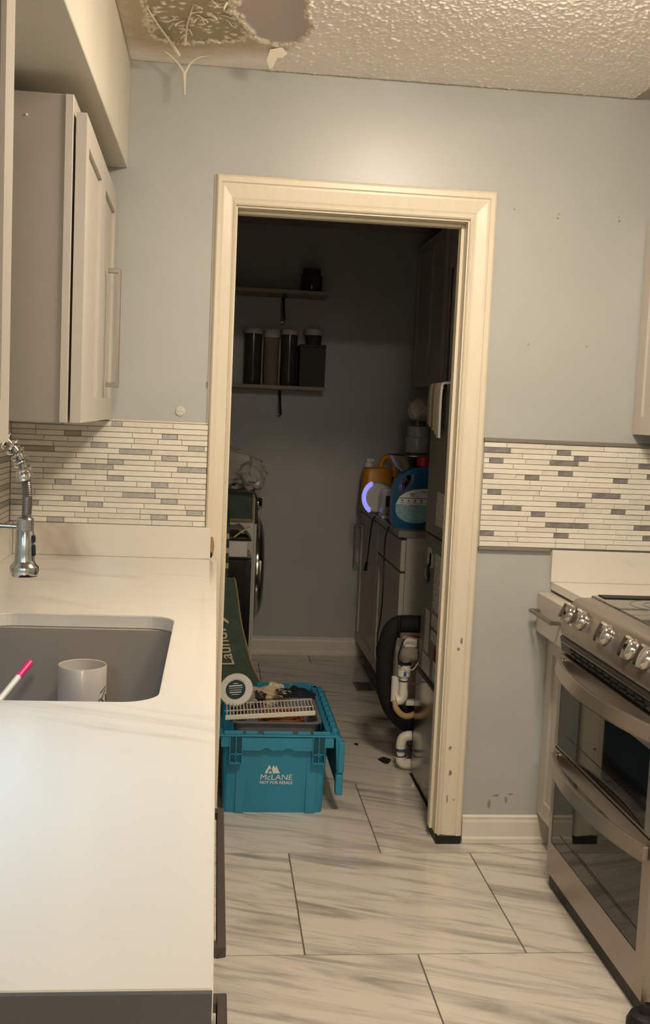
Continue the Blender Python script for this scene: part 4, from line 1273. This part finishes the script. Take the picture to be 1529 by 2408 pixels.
# white round tub tipped on its side, lid towards the door
t = thing('white_round_tub', 'white round tub with a dark printed lid tipped over on the tote', 'tub', (0.105, 0.47, 0.345))
ax = Vector((-0.26, -0.80, 0.54)).normalized()
c0 = Vector((0.104, 0.475, 0.388))
R_ = 0.063
MB().lathe([(0, -0.085), (R_ * 0.86, -0.085), (R_ * 0.93, -0.018), (R_ * 0.97, -0.018), (R_ * 0.97, -0.010), (R_ * 0.93, -0.010), (0, -0.01)], c0, ax, 36).build('tub_body', 'white_plastic', t, smooth=True)
ld = MB().lathe([(R_, -0.014), (R_ * 1.03, -0.004), (R_ * 1.02, 0.006), (R_ * 0.97, 0.0095), (R_ * 0.66, 0.0095), (R_ * 0.64, 0.007), (0, 0.007)], c0, ax, 40).build('tub_lid', 'white_plastic', t, smooth=True)
MB().lathe([(R_ * 0.60, 0.0072), (R_ * 0.60, 0.0078), (0, 0.0079)], c0, ax, 32).build('lid_label', mat('dark_green_label', '2B3D3C', 0.5), ld)
lu = ax.cross(Vector((0, 0, 1))).normalized() * -1
lu = Vector((1, 0, 0)) - ax * ax.x
lu.normalize()
lv_ = ax.cross(lu) * -1
if lv_.z < 0: lv_ = -lv_
mb = MB()
for k, (wd, hh) in enumerate(((0.018, .0014), (0.05, .0022), (0.052, .001), (0.048, .001), (0.044, .0018), (0.03, .001))):
    mb.obox(c0 + ax * 0.0081 + lv_ * (0.023 - 0.0085 * k), lu, lv_, ax, wd / 2, hh, 0.0003)
mb.build('lid_print', 'white_print', ld)
# crumpled wrap, foil, dark cloth
t = thing('crumpled_wrap', 'crumpled beige plastic wrap in the middle of the tote', 'wrap', (0.225, 0.62, 0.31))
MB().blob((0.225, 0.655, 0.305), (0.075, 0.06, 0.05), 4, 0.42, 2.6, 24, 16, flat=-0.02, ridged=True).build('wrap_film', 'beige', t)
MB().blob((0.262, 0.70, 0.322), (0.045, 0.045, 0.04), 9, 0.42, 2.6, 20, 12, flat=-0.03, ridged=True).build('wrap_fold', mat('pale_beige_wrap', 'CBBFA0', 0.6), t)
MB().blob((0.19, 0.575, 0.335), (0.032, 0.02, 0.026), 2, 0.35, 2.4, 16, 10).build('dark_fold', 'dark_metal', t)
t = thing('foil_scrap', 'small shiny crumpled foil scrap in the tote beside dark cloth', 'foil', (0.285, 0.58, 0.335))
MB().blob((0.283, 0.575, 0.358), (0.03, 0.018, 0.014), 5, 0.6, 3.2, 18, 12, ridged=True).build('foil_sheet', 'foil', t)
MB().blob((0.305, 0.585, 0.362), (0.012, 0.01, 0.010), 7, 0.5, 3, 10, 8, ridged=True).build('foil_tip', 'foil', t)
t = thing('navy_cloth', 'dark navy cloth heaped at the back right of the tote', 'cloth', (0.36, 0.7, 0.3))
MB().blob((0.352, 0.70, 0.292), (0.075, 0.09, 0.048), 6, 0.3, 1.8, 22, 14, flat=-0.05).build('cloth_heap', 'navy', t, smooth=True)

# green runner with cream lettering, standing out of the tote
t = thing('green_runner', 'long green runner rug with cream Laundry lettering leaning up out of the tote', 'rug', (0.1, 0.95, 0.25))
RE = [(0.092, 1.30, 0.676), (0.105, 1.285, 0.662), (0.134, 1.19, 0.500), (0.158, 1.13, 0.416), (0.180, 1.07, 0.350), (0.214, 0.985, 0.298), (0.252, 0.905, 0.262)]
edge = spline(RE, 6)
WD = Vector((-0.29, -0.05, 0.0))
NL = len(edge)
def rug(i, v):
    f = i
    k = min(int(f), NL - 2)
    p = edge[k].lerp(edge[k + 1], f - k)
    d = (edge[k + 1] - edge[k]).normalized()
    lean = 1.0 - 0.75 * max(0, (k - NL * 0.55) / (NL * 0.45)) * 0
    return p + WD * v + Vector((0, -0.012 * math.sin(v * 5), 0.0))
mb = MB()
mb.quadgrid([[rug(i, v) for v in (0, .12, .25, .4, .6, .8, 1.0)] for i in range(NL)])
mb.build('rug_pile', 'green', t, smooth=True, solid=0.005)
MB().tube([p + Vector((0.001, -0.003, 0)) for p in edge], 0.0042, 6, 0).build('rug_binding', 'tan', t, smooth=True)
MB().tube([rug(0, v) for v in (0, .25, .5, 1)], 0.0042, 6, 3).build('rug_binding', 'tan', t, smooth=True)
tot = NL - 1
def on_rug(u, v):
    # u runs up the rug from its lower end, v across towards the left
    i = tot * (0.70 - (u + 0.135) / 0.62)
    i = max(0.0, min(tot - 0.001, i))
    q = 0.33 + v / 0.29
    p = rug(i, q)
    return p + Vector((0.0, -0.0085, 0.002))
def letters(u, v): return on_rug(u, v)
lettering('rug_lettering', 'Laundry', 0.075, 'cream_print', t, letters, 0.001)

# ------------------------------------------------------------------ laundry: right base cabinet and counter
QX, QY0, QY1, QT = 0.856, 1.335, LYF - 0.001, 0.913
t = thing('laundry_countertop', 'grey laminate countertop over the laundry base cabinets', 'countertop', (1.15, 2.05, QT))
bx('slab', mat('grey_laminate', '8C867C', 0.35, var=0.05), t, QX - 0.018, LXR - 0.001, QY0 - 0.012, QY1, QT - 0.03, QT, 0.002)
bx('upstand', 'cab_side', t, LXR - 0.016, LXR - 0.001, QY0, QY1 - 0.001, QT + 0.0002, QT + 0.08, 0.002)
t = thing('laundry_base_cabinet', 'near laundry base cabinet with one drawer over a door, beside the air handler', 'cabinet', (1.15, 1.68, 0))
bx('carcass', 'cab', t, QX + 0.0235, LXR - 0.002, QY0, 2.035, 0.10, QT - 0.0305)
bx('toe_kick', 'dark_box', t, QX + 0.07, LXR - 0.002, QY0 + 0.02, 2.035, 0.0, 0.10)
MB().box(QX, QX + 0.022, QY0 + 0.004, 2.03, 0.725, QT - 0.045).build('drawer', 'cab', t, 0.002)
mb = MB()
shaker(mb, -1, QX, QY0 + 0.004, 2.03, 0.11, 0.715)
mb.build('door', 'cab', t)
t = thing('laundry_base_cabinet', 'far laundry base cabinet with one tall door against the far wall', 'cabinet', (1.15, 2.4, 0))
bx('carcass', 'cab', t, QX + 0.0235, LXR - 0.002, 2.04, QY1, 0.10, QT - 0.0305)
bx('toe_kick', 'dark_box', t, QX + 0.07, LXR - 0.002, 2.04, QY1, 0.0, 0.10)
mb = MB()
shaker(mb, -1, QX, 2.045, QY1 - 0.03, 0.11, QT - 0.045)
d = mb.build('door', 'cab', t)
bar_pull_z('handle', d, QX, -1, 2.66, 0.56, 0.80, 0.028, 0.014)
t = thing('laundry_upper_cabinet', 'wall cabinet high on the dark right wall of the laundry', 'cabinet', (1.3, 2.4, 1.6))
bx('carcass', 'cab', t, 1.142, LXR - 0.001, 1.95, LYF - 0.002, 1.60, 2.40)
mb = MB()
shaker(mb, -1, 1.118, 1.952, 2.345, 1.602, 2.398)
mb.build('door', 'cab', t)
mb = MB()
shaker(mb, -1, 1.118, 2.35, LYF - 0.006, 1.602, 2.398)
mb.build('door', 'cab', t)

# things on that counter
t = thing('orange_jug', 'orange detergent jug with a white spout cap at the far end of the laundry counter', 'jug', (0.87, 2.5, QT))
rows = []
for z, a, b in ((0.0, .9, .9), (0.012, 1, 1), (0.10, 1.0, 1), (0.20, .94, .98), (0.222, .8, .86), (0.228, .5, .5)):
    rows.append([(x, y, QT + 0.0006 + z) for x, y in rrect(0.905 - 0.085 * a, 0.905 + 0.085 * a, 2.5 - 0.06 * b, 2.5 + 0.06 * b, 0.035 * b, 5)])
MB().quadgrid(rows, closed_v=True, cap=True).build('jug_body', 'orange_jug', t, smooth=True)
MB().lathe([(0.024, 0), (0.024, 0.022), (0.016, 0.026), (0.016, 0.05), (0, 0.052)], (0.855, 2.49, QT + 0.2285), n=20).build('jug_cap', 'white_plastic', t, smooth=True)
MB().box(0.866, 0.884, 2.48, 2.50, QT + 0.26, QT + 0.276).build('cap_spout', 'white_plastic', t, 0.003)
MB().tube([(0.92, 2.49, QT + 0.218), (0.928, 2.49, QT + 0.262), (0.945, 2.49, QT + 0.285), (0.975, 2.49, QT + 0.285), (1.0, 2.49, QT + 0.25), (1.0, 2.49, QT + 0.18)], 0.014, 12, 5).build('jug_handle', 'orange_jug', t, smooth=True)

t = thing('round_night_light', 'round white speaker lamp with a glowing blue ring on the laundry counter', 'lamp', (0.88, 2.16, QT))
axn = Vector((-0.60, -0.79, 0.08)).normalized()
cn = Vector((0.858, 2.10, QT + 0.088))
MB().lathe([(0, -0.06), (0.06, -0.058), (0.08, -0.04), (0.083, -0.01), (0.083, 0.0), (0.074, 0.016), (0.066, 0.018)], cn, axn, 36, closed=False).build('lamp_body', 'white_plastic', t, smooth=True)
su = Vector((0, 0, 1)).cross(axn).normalized()
sv = axn.cross(su).normalized()
if su.x > 0: su = -su
arc = [cn + axn * 0.010 + (su * math.cos(q) + sv * math.sin(q)) * 0.0785 for q in [math.radians(-62 + 124 * k / 14) for k in range(15)]]
MB().tube(arc, 0.0155, 10, 2).build('glow_ring', 'glow', t, smooth=True)
MB().lathe([(0.066, 0.018), (0.05, 0.020), (0, 0.020)], cn, axn, 32).build('lamp_face', 'white_plastic', t, smooth=True)
MB().box(0.875, 0.955, 2.09, 2.15, QT + 0.0006, QT + 0.012).build('lamp_foot', 'white_plastic', t, 0.003)

t = thing('clear_box', 'small clear plastic box with a black square insert next to the glowing lamp', 'box', (0.91, 1.9, QT))
bx('box_shell', 'clear', t, 0.845, 0.935, 1.86, 1.98, QT + 0.018, QT + 0.15, 0.006, 2)
bx('black_insert', 'black_plastic', t, 0.858, 0.90, 1.853, 1.8595, QT + 0.062, QT + 0.118, 0.003)
bx('grey_insert', 'dark_grey', t, 0.88, 0.925, 1.868, 1.95, QT + 0.03, QT + 0.135, 0.004)
bx('box_base', 'white_plastic', t, 0.842, 0.938, 1.857, 1.983, QT + 0.0006, QT + 0.0175, 0.003)

t = thing('metal_bowl', 'wide dark steel mixing bowl balanced on black blocks on the laundry counter', 'bowl', (0.985, 1.68, QT))
bc = (0.965, 1.70)
MB().lathe([(0.0, 0.0), (0.055, 0.0), (0.09, 0.03), (0.125, 0.082), (0.135, 0.086), (0.135, 0.089), (0.122, 0.086), (0.086, 0.033), (0.053, 0.004), (0, 0.004)], (bc[0], bc[1], 1.158), n=48, closed=False).build('bowl_shell', 'bowl', t, smooth=True)
MB().lathe([(0.05, 0), (0.05, 0.003), (0, 0.003)], (bc[0], bc[1], 1.1548), n=24).build('bowl_foot', 'bowl', t)
t = thing('black_appliance', 'dark small appliance under the steel bowl behind the blue bottle', 'appliance', (0.98, 1.7, QT))
bx('appliance_body', 'black_plastic', t, 0.905, 1.06, 1.60, 1.79, QT + 0.0006, 1.135, 0.012, 3)
bx('appliance_top', 'black_plastic', t, 0.915, 1.05, 1.61, 1.78, 1.1355, 1.1543, 0.004)
MB().lathe([(0.012, 0), (0.012, 0.006), (0, 0.007)], (0.93, 1.60, 1.12), (0, -1, 0), 14).build('silver_button', 'chrome', t, smooth=True)
MB().strap([(0.925, 1.602, 1.06), (0.9035, 1.602, 1.08), (0.895, 1.62, 1.10), (0.9, 1.68, 1.105)], 0.012, 0.004, (0, 0, 1)).build('silver_band', 'chrome', t)

t = thing('blender_bottle', 'dim clear blender jar with a plastic bag over its top behind the bowl', 'blender', (1.05, 2.0, QT))
bq = (1.02, 1.95)
MB().lathe([(0, 0), (0.07, 0), (0.075, 0.02), (0.06, 0.15), (0.055, 0.335), (0, 0.335)], (bq[0], bq[1], QT + 0.0006), n=24).build('motor_base', 'black_plastic', t, smooth=True)
MB().lathe([(0, 0), (0.052, 0), (0.058, 0.01), (0.056, 0.05), (0.06, 0.06), (0.06, 0.075), (0.05, 0.082), (0.054, 0.13), (0.048, 0.135), (0.0, 0.135)], (bq[0], bq[1], QT + 0.337), n=24).build('jar', 'clear', t, smooth=True)
MB().lathe([(0.04, 0), (0.04, 0.03), (0, 0.03)], (bq[0], bq[1], QT + 0.4725), n=20).build('collar', 'canister', t, smooth=True)
MB().blob((bq[0], bq[1], QT + 0.555), (0.06, 0.055, 0.058), 12, 0.25, 2.4, 20, 14, flat=-0.05, ridged=True).build('bag_cover', 'bag', t)

t = thing('blue_detergent_bottle', 'blue detergent bottle with a white and pale blue label at the counter front', 'bottle', (0.92, 1.47, QT))
yb0, yb1 = 1.44, 1.52
outl = [(0.842, 0.0), (0.83, 0.014), (0.824, 0.05), (0.824, 0.16), (0.836, 0.22), (0.86, 0.252), (0.90, 0.272), (0.94, 0.285), (0.965, 0.29), (1.0, 0.285), (1.03, 0.25), (1.04, 0.18), (1.04, 0.014), (1.03, 0.0)]
hol = [(0.848, 0.165), (0.846, 0.19), (0.856, 0.222), (0.88, 0.243), (0.905, 0.252), (0.918, 0.245), (0.915, 0.215), (0.90, 0.19), (0.875, 0.163), (0.86, 0.155)]
bm = bmesh.new()
eds = []
for loop in (outl, hol):
    vs = [bm.verts.new((p[0], yb0, QT + 0.0008 + p[1])) for p in [tuple(q)[:2] for q in spline([(a, b, 0) for a, b in loop] + [(loop[0][0], loop[0][1], 0)], 4)[:-1]]]
    eds += [bm.edges.new((vs[i], vs[(i + 1) % len(vs)])) for i in range(len(vs))]
bmesh.ops.triangle_fill(bm, use_beauty=True, edges=eds)
ret = bmesh.ops.extrude_face_region(bm, geom=bm.faces[:])
bmesh.ops.translate(bm, vec=(0, yb1 - yb0, 0), verts=[v for v in ret['geom'] if isinstance(v, bmesh.types.BMVert)])
mb = MB()
mb.bm.free()
mb.bm = bm
mb.build('bottle_body', 'bottle_blue', t, 0.009, 3, smooth=True)
def blab(nm, P, m, dy=0.0):
    MB().prism([(x, QT + z) for x, z in P], 1, yb0 - 0.0012 - dy, yb0 - 0.0002).build(nm, m, t)
Lc = (0.932, 0.085)
low = [(Lc[0] + 0.092 * math.cos(a), max(0.03, Lc[1] + 0.062 * math.sin(a))) for a in [PI + (PI) * k / 16 for k in range(17)]]
low = [(Lc[0] - 0.094, 0.112)] + [(Lc[0] + 0.094 * math.cos(PI + PI * k / 16), 0.085 + 0.06 * math.sin(PI + PI * k / 16)) for k in range(17)] + [(Lc[0] + 0.094, 0.112)]
blab('label_lower', low, 'bottle_label')
blab('label_upper', [(Lc[0] - 0.094, 0.1125), (Lc[0] + 0.094, 0.1125), (Lc[0] + 0.094, 0.185), (Lc[0] + 0.04, 0.188), (Lc[0] - 0.01, 0.183), (Lc[0] - 0.05, 0.168), (Lc[0] - 0.078, 0.148)], 'white_print')
blab('label_rule', [(Lc[0] - 0.082, 0.1405), (Lc[0] + 0.094, 0.1405), (Lc[0] + 0.094, 0.1435), (Lc[0] - 0.080, 0.1435)], 'black', 0.0004)
mb = MB()
for k in range(5):
    x = Lc[0] - 0.064 + k * 0.03
    mb.box(x - 0.004, x + 0.004, yb0 - 0.0016, yb0 - 0.0013, QT + 0.127, QT + 0.135)
    mb.box(x - 0.010, x + 0.010, yb0 - 0.0016, yb0 - 0.0013, QT + 0.119, QT + 0.1215)
for z, a, b in ((0.163, -0.032, -0.004), (0.157, -0.03, -0.008), (0.151, -0.026, -0.006), (0.168, 0.004, 0.009), (0.150, 0.004, 0.010), (0.172, 0.02, 0.05)):
    mb.box(Lc[0] + a, Lc[0] + b, yb0 - 0.0016, yb0 - 0.0013, QT + z, QT + z + 0.003)
mb.build('label_print', 'dark_grey', t)
MB().lathe([(0.03, 0), (0.03, 0.04), (0.026, 0.045), (0, 0.045)], (0.965, 1.48, QT + 0.2915), n=22).build('bottle_cap', 'red_plastic', t, smooth=True)

def cord(lab, pts, g='black power cords hanging over the laundry counter edge'):
    t = thing('power_cord', lab, 'cord', pts[0], g)
    MB().tube(pts, 0.0038, 8, 7).build('cable', 'black', t, smooth=True)
    p, q = Vector(pts[-2]), Vector(pts[-1])
    d = (q - p).normalized()
    pl_ = MB().tube([q - d * 0.004, q + d * 0.03, q + d * 0.045], (0.008, 0.010), 8, 0).build('plug', 'black_plastic', t, smooth=True)
    mb = MB()
    for s in (-0.003, 0.003): mb.obox(q + d * 0.053 + Vector((s, 0, 0)), d, (0, 1, 0), d.cross(Vector((0, 1, 0))), 0.009, 0.0035, 0.0008)
    mb.build('prong', 'chrome', pl_)
xo = QX - 0.026
cord('black power cord hanging over the far laundry door, shorter of the two', [(0.90, 2.04, QT + 0.0045), (0.865, 2.05, QT + 0.006), (xo, 2.06, QT - 0.02), (xo - 0.004, 2.12, QT - 0.12), (xo - 0.004, 2.16, QT - 0.22), (xo - 0.006, 2.19, QT - 0.275)])
cord('black power cord with plug dangling down the near laundry door', [(0.93, 1.56, QT + 0.0045), (0.87, 1.58, QT + 0.008), (xo, 1.60, QT - 0.03), (xo - 0.005, 1.62, QT - 0.16), (xo - 0.006, 1.60, QT - 0.34), (xo - 0.006, 1.64, QT - 0.48), (xo - 0.006, 1.70, QT - 0.56), (xo - 0.008, 1.66, QT - 0.615)])
# ------------------------------------------------------------------ air handler beside the doorway
HX, HY0, HY1, HT = 0.822, 0.165, 0.668, 1.555
t = thing('air_handler', 'tall grey air handler cabinet with printed labels just inside the doorway, right', 'air handler', (1.1, 0.42, 0))
bx('plinth', 'galv', t, HX + 0.002, 1.36, HY0 + 0.006, HY1 + 0.014, 0.004, 0.432, 0.003)
bx('lower_cabinet', 'hvac', t, HX + 0.006, 1.36, HY0, HY1, 0.4325, 0.985, 0.003)
bx('upper_cabinet', 'hvac', t, HX, 1.36, HY0 - 0.004, HY1 - 0.03, 0.993, HT, 0.003)
bx('seam', 'black', t, HX + 0.012, 1.355, HY0 + 0.006, HY1 - 0.035, 0.9852, 0.9928)
bx('lower_seam', 'black', t, HX + 0.0005, HX + 0.006, HY0 + 0.004, HY1 - 0.002, 0.4325, 0.447)
bx('floor_seal', 'black', t, HX - 0.004, HX + 0.03, HY0 + 0.002, HY1 + 0.016, 0.0003, 0.0038)
FXL = HX + 0.006
def lab(nm, m, y0, y1, z0, z1, x=FXL):
    return bx(nm, m, t, x - 0.0008, x - 0.0001, y0, y1, z0, z1)
lab('label', 'label', 0.262, 0.452, 1.035, 1.160, HX)
lab('label', 'label_wh', 0.485, 0.555, 0.868, 0.918)
lab('label', 'label', 0.285, 0.455, 0.715, 0.93)
lab('label', 'label_wh', 0.525, 0.60, 0.86, 0.935)
lab('label', 'label', 0.50, 0.575, 0.535, 0.70)
lab('label', 'label_wh', 0.300, 0.462, 0.652, 0.700)
lab('label', 'label', 0.295, 0.458, 0.598, 0.640)
lab('red_label', 'label_red', 0.275, 0.395, 0.535, 0.580)
lab('label', 'label_wh', 0.275, 0.395, 0.462, 0.533)
lab('label', 'label', 0.455, 0.60, 0.455, 0.525)
MB().lathe([(0.037, 0), (0.037, 0.004), (0.03, 0.007), (0.0, 0.006)], (FXL - 0.0001, 0.563, 0.836), (-1, 0, 0), 28).build('round_emblem', 'black_plastic', t, smooth=True)
MB().lathe([(0.022, 0.007), (0.018, 0.0105), (0.0, 0.0115)], (FXL - 0.0001, 0.563, 0.836), (-1, 0, 0), 24).build('emblem_dome', 'chrome', t, smooth=True)
for y, z in ((0.60, 0.66), (0.60, 0.49), (0.61, 0.56)):
    MB().lathe([(0.006, 0), (0.006, 0.003), (0, 0.004)], (FXL - 0.0001, y, z), (-1, 0, 0), 10).build('screw', 'chrome', t)
MB().lathe([(0.008, 0.0), (0.009, 0.004), (0.006, 0.009), (0, 0.010)], (0.805, 0.536, 0.0003), n=12).build('white_bead', 'white_plastic', struct_floor, smooth=True)

# things standing on it and the panel behind
t = thing('closet_panel', 'grey framed panel standing on top of the air handler against the wall', 'panel', (1.0, 0.72, HT))
bx('panel_board', 'cab_side', t, 0.872, 1.40, 0.60, 0.615, HT + 0.0006, 2.0)
bx('panel_edge', 'dark_box', t, 0.868, 0.8715, 0.598, 0.618, HT + 0.0006, 2.0)
bx('panel_stile', 'cab_side', t, 0.875, 0.905, 0.590, 0.5995, HT + 0.0006, 2.0)
t = thing('grey_caddy', 'dark grey plastic box on top of the air handler under the clear tub', 'box', (0.92, 0.36, HT))
rows = []
for ins, z in ((0.018, 0.0006), (0.010, 0.004), (0.0, 0.102), (0.004, 0.102), (0.014, 0.01)):
    rows.append([(x, y, HT + z) for x, y in rrect(0.842 + ins, 1.00 - ins, 0.30 + ins, 0.44 - ins, 0.015, 4)])
MB().quadgrid(rows, closed_v=True, cap=True).build('box_body', 'grey_bin', t, smooth=True)
bx('box_insert', 'dark_box', t, 0.86, 0.98, 0.32, 0.42, HT + 0.0115, HT + 0.09)
t = thing('clear_tub', 'clear plastic tub with white lid band and bag, topmost on the grey box', 'tub', (0.91, 0.37, HT + 0.103))
MB().blob((0.885, 0.37, HT + 0.142), (0.052, 0.05, 0.04), 5, 0.3, 2.4, 20, 14, flat=-0.038, ridged=True).build('tub_bag', 'bag', t)
MB().lathe([(0, 0), (0.040, 0), (0.050, 0.06), (0.05, 0.07), (0.046, 0.072), (0.0, 0.072)], (0.888, 0.37, HT + 0.168), n=24).build('tub_body', 'bag', t, smooth=True)
MB().lathe([(0.0505, 0), (0.053, 0.004), (0.053, 0.022), (0.05, 0.025), (0.0, 0.025)], (0.888, 0.37, HT + 0.2405), n=24).build('tub_lid', 'white_plastic', t, smooth=True)
bx('tub_sticker', 'label_wh', t, 0.862, 0.91, 0.318, 0.3195, HT + 0.185, HT + 0.21)
t = thing('hanging_cloths', 'stack of folded cream cloths hung over the upper edge of the air handler', 'cloth', (0.81, 0.42, 1.5))
for k, (y, z0_, m_) in enumerate(((0.605, 1.405, 'cloth_grey'), (0.562, 1.398, 'cream_print'), (0.518, 1.39, 'cloth_grey'), (0.474, 1.385, 'cream_print'), (0.430, 1.372, 'cream_print'), (0.388, 1.36, 'white_plastic'))):
    x = 0.8145 - 0.0015 * k
    MB().strap([(0.86, y, HT + 0.004), (x + 0.004, y, HT + 0.003), (x - 0.006, y, HT - 0.012), (x - 0.008, y, 1.47), (x - 0.007, y, z0_)], 0.038, 0.008, (0, 1, 0), 5).build('cloth_fold', m_, t, smooth=True)
MB().tube([(0.90, 0.36, HT + 0.006), (0.815, 0.375, HT + 0.006), (0.806, 0.38, HT - 0.02)], 0.003, 8).build('hook_wire', 'white_plastic', t, smooth=True)

# ------------------------------------------------------------------ pipes and hoses on its far side
PY = 0.745
t = thing('insulated_hose', 'thick black foam insulated hose looping out beside the air handler', 'hose', (0.72, PY, 0.3))
MB().tube([(0.88, 0.80, 0.588), (0.80, 0.80, 0.59), (0.755, 0.80, 0.582), (0.727, 0.80, 0.54), (0.716, 0.80, 0.45), (0.719, 0.80, 0.35), (0.742, 0.80, 0.26), (0.79, 0.80, 0.195), (0.86, 0.80, 0.15)], 0.036, 14, 6).build('foam_sleeve', 'foam', t, smooth=True)
MB().tube([(0.762, 0.765, 0.63), (0.760, 0.758, 0.585), (0.764, 0.768, 0.54)], 0.006, 8).build('tape_wrap', 'black_plastic', t, smooth=True)
t = thing('drain_pipe', 'lower white PVC drain pipe with blue primer bands by the floor', 'pipe', (0.79, 0.735, 0.03))
q = 0.735
MB().tube([(0.845, q, 0.141), (0.818, q, 0.141), (0.796, q, 0.133), (0.7885, q, 0.112), (0.788, q, 0.09)], 0.0205, 16, 5).build('elbow', 'pvc', t, smooth=True)
MB().tube([(0.788, q, 0.095), (0.789, q, 0.05)], 0.0168, 16, 0).build('pipe', 'pvc', t, smooth=True)
MB().tube([(0.789, q, 0.058), (0.791, q, 0.038), (0.804, q, 0.026), (0.83, q, 0.0235), (0.846, q, 0.0235)], 0.0215, 16, 5).build('elbow', 'pvc', t, smooth=True)
MB().tube([(0.7884, q, 0.088), (0.7886, q, 0.076)], 0.0174, 16, 0).build('primer_band', 'blue_primer', t, smooth=True)
MB().tube([(0.7888, q, 0.0595), (0.7889, q, 0.0565)], 0.0219, 16, 0).build('dark_joint', 'navy', t, smooth=True)
MB().tube([(0.828, q, 0.1412), (0.838, q, 0.1412)], 0.0209, 16, 0).build('primer_band', 'blue_primer', t, smooth=True)

t = thing('condensate_trap', 'white PVC trap with grey valve and tan loop hose beside the air handler', 'pipe', (0.78, 0.72, 0.35))
q = 0.715
MB().lathe([(0.026, 0), (0.026, 0.045), (0.022, 0.05), (0, 0.05)], (0.781, q, 0.395), n=20).build('coupling', 'pvc', t, smooth=True)
MB().lathe([(0.017, 0), (0.017, 0.07)], (0.782, q, 0.325), n=18).build('pipe', 'pvc', t, smooth=True)
MB().tube([(0.782, q, 0.335), (0.782, q, 0.31), (0.772, q, 0.296), (0.755, q, 0.292)], 0.0195, 14, 5).build('elbow', 'pvc', t, smooth=True)
MB().lathe([(0.017, 0), (0.017, 0.10), (0.014, 0.102)], (0.752, q + 0.02, 0.285), n=16).build('pipe', 'white_plastic', t, smooth=True)
MB().tube([(0.752, q + 0.01, 0.29), (0.756, q, 0.262), (0.776, q, 0.238), (0.80, q, 0.228), (0.825, q, 0.234), (0.845, q, 0.245)], 0.0125, 12, 6).build('loop_hose', 'hose_tan', t, smooth=True)
MB().box(0.795, 0.845, q - 0.005, q + 0.03, 0.272, 0.292).build('white_strap', 'white_plastic', t, 0.003)
MB().blob((0.80, q + 0.012, 0.478), (0.042, 0.036, 0.034), 4, 0.28, 2.2, 18, 12).build('valve_body', 'cloth_grey', t, smooth=True)
MB().box(0.775, 0.828, q + 0.0, q + 0.05, 0.507, 0.548).build('valve_box', 'white_plastic', t, 0.006, 2)
for z in (0.441, 0.372):
    MB().lathe([(0.0265 if z > .4 else 0.0178, 0), (0.0265 if z > .4 else 0.0178, 0.005)], (0.7815, q, z), n=20).build('dark_joint', 'navy', t, smooth=True)
MB().box(0.775, 0.786, q - 0.0275, q - 0.0245, 0.398, 0.416).build('primer_mark', 'blue_primer', t)
t = thing('control_wires', 'thin copper and black control wires looping from the air handler to the valve', 'wire', (0.78, 0.70, 0.5))
MB().tube([(0.846, 0.69, 0.552), (0.81, 0.685, 0.562), (0.775, 0.685, 0.555), (0.758, 0.685, 0.52), (0.75, 0.685, 0.47), (0.765, 0.68, 0.44)], 0.0035, 8, 6).build('black_wire', 'black', t, smooth=True)
MB().tube([(0.846, 0.688, 0.548), (0.82, 0.682, 0.553), (0.79, 0.682, 0.56), (0.77, 0.682, 0.553)], 0.003, 8, 6).build('copper_wire', 'copper', t, smooth=True)
MB().tube([(0.83, 0.676, 0.46), (0.81, 0.672, 0.432), (0.79, 0.676, 0.43), (0.77, 0.676, 0.44)], 0.002, 8, 6).build('white_wire', 'white_plastic', t, smooth=True)
MB().tube([(0.80, 0.676, 0.375), (0.82, 0.676, 0.371), (0.842, 0.68, 0.368)], 0.0025, 8, 5).build('red_wire', 'label_red', t, smooth=True)

# floor register by the laundry cabinets
t = thing('floor_register', 'small brown floor register beside the laundry cabinets', 'register', (0.815, 2.03, 0))
bx('register_frame', 'vent_brown', t, 0.772, 0.868, 1.945, 2.125, 0.0003, 0.004)
for k in range(6):
    bx('slot', 'dark_box', t, 0.785, 0.855, 1.963 + k * 0.026, 1.973 + k * 0.026, 0.0041, 0.0048)
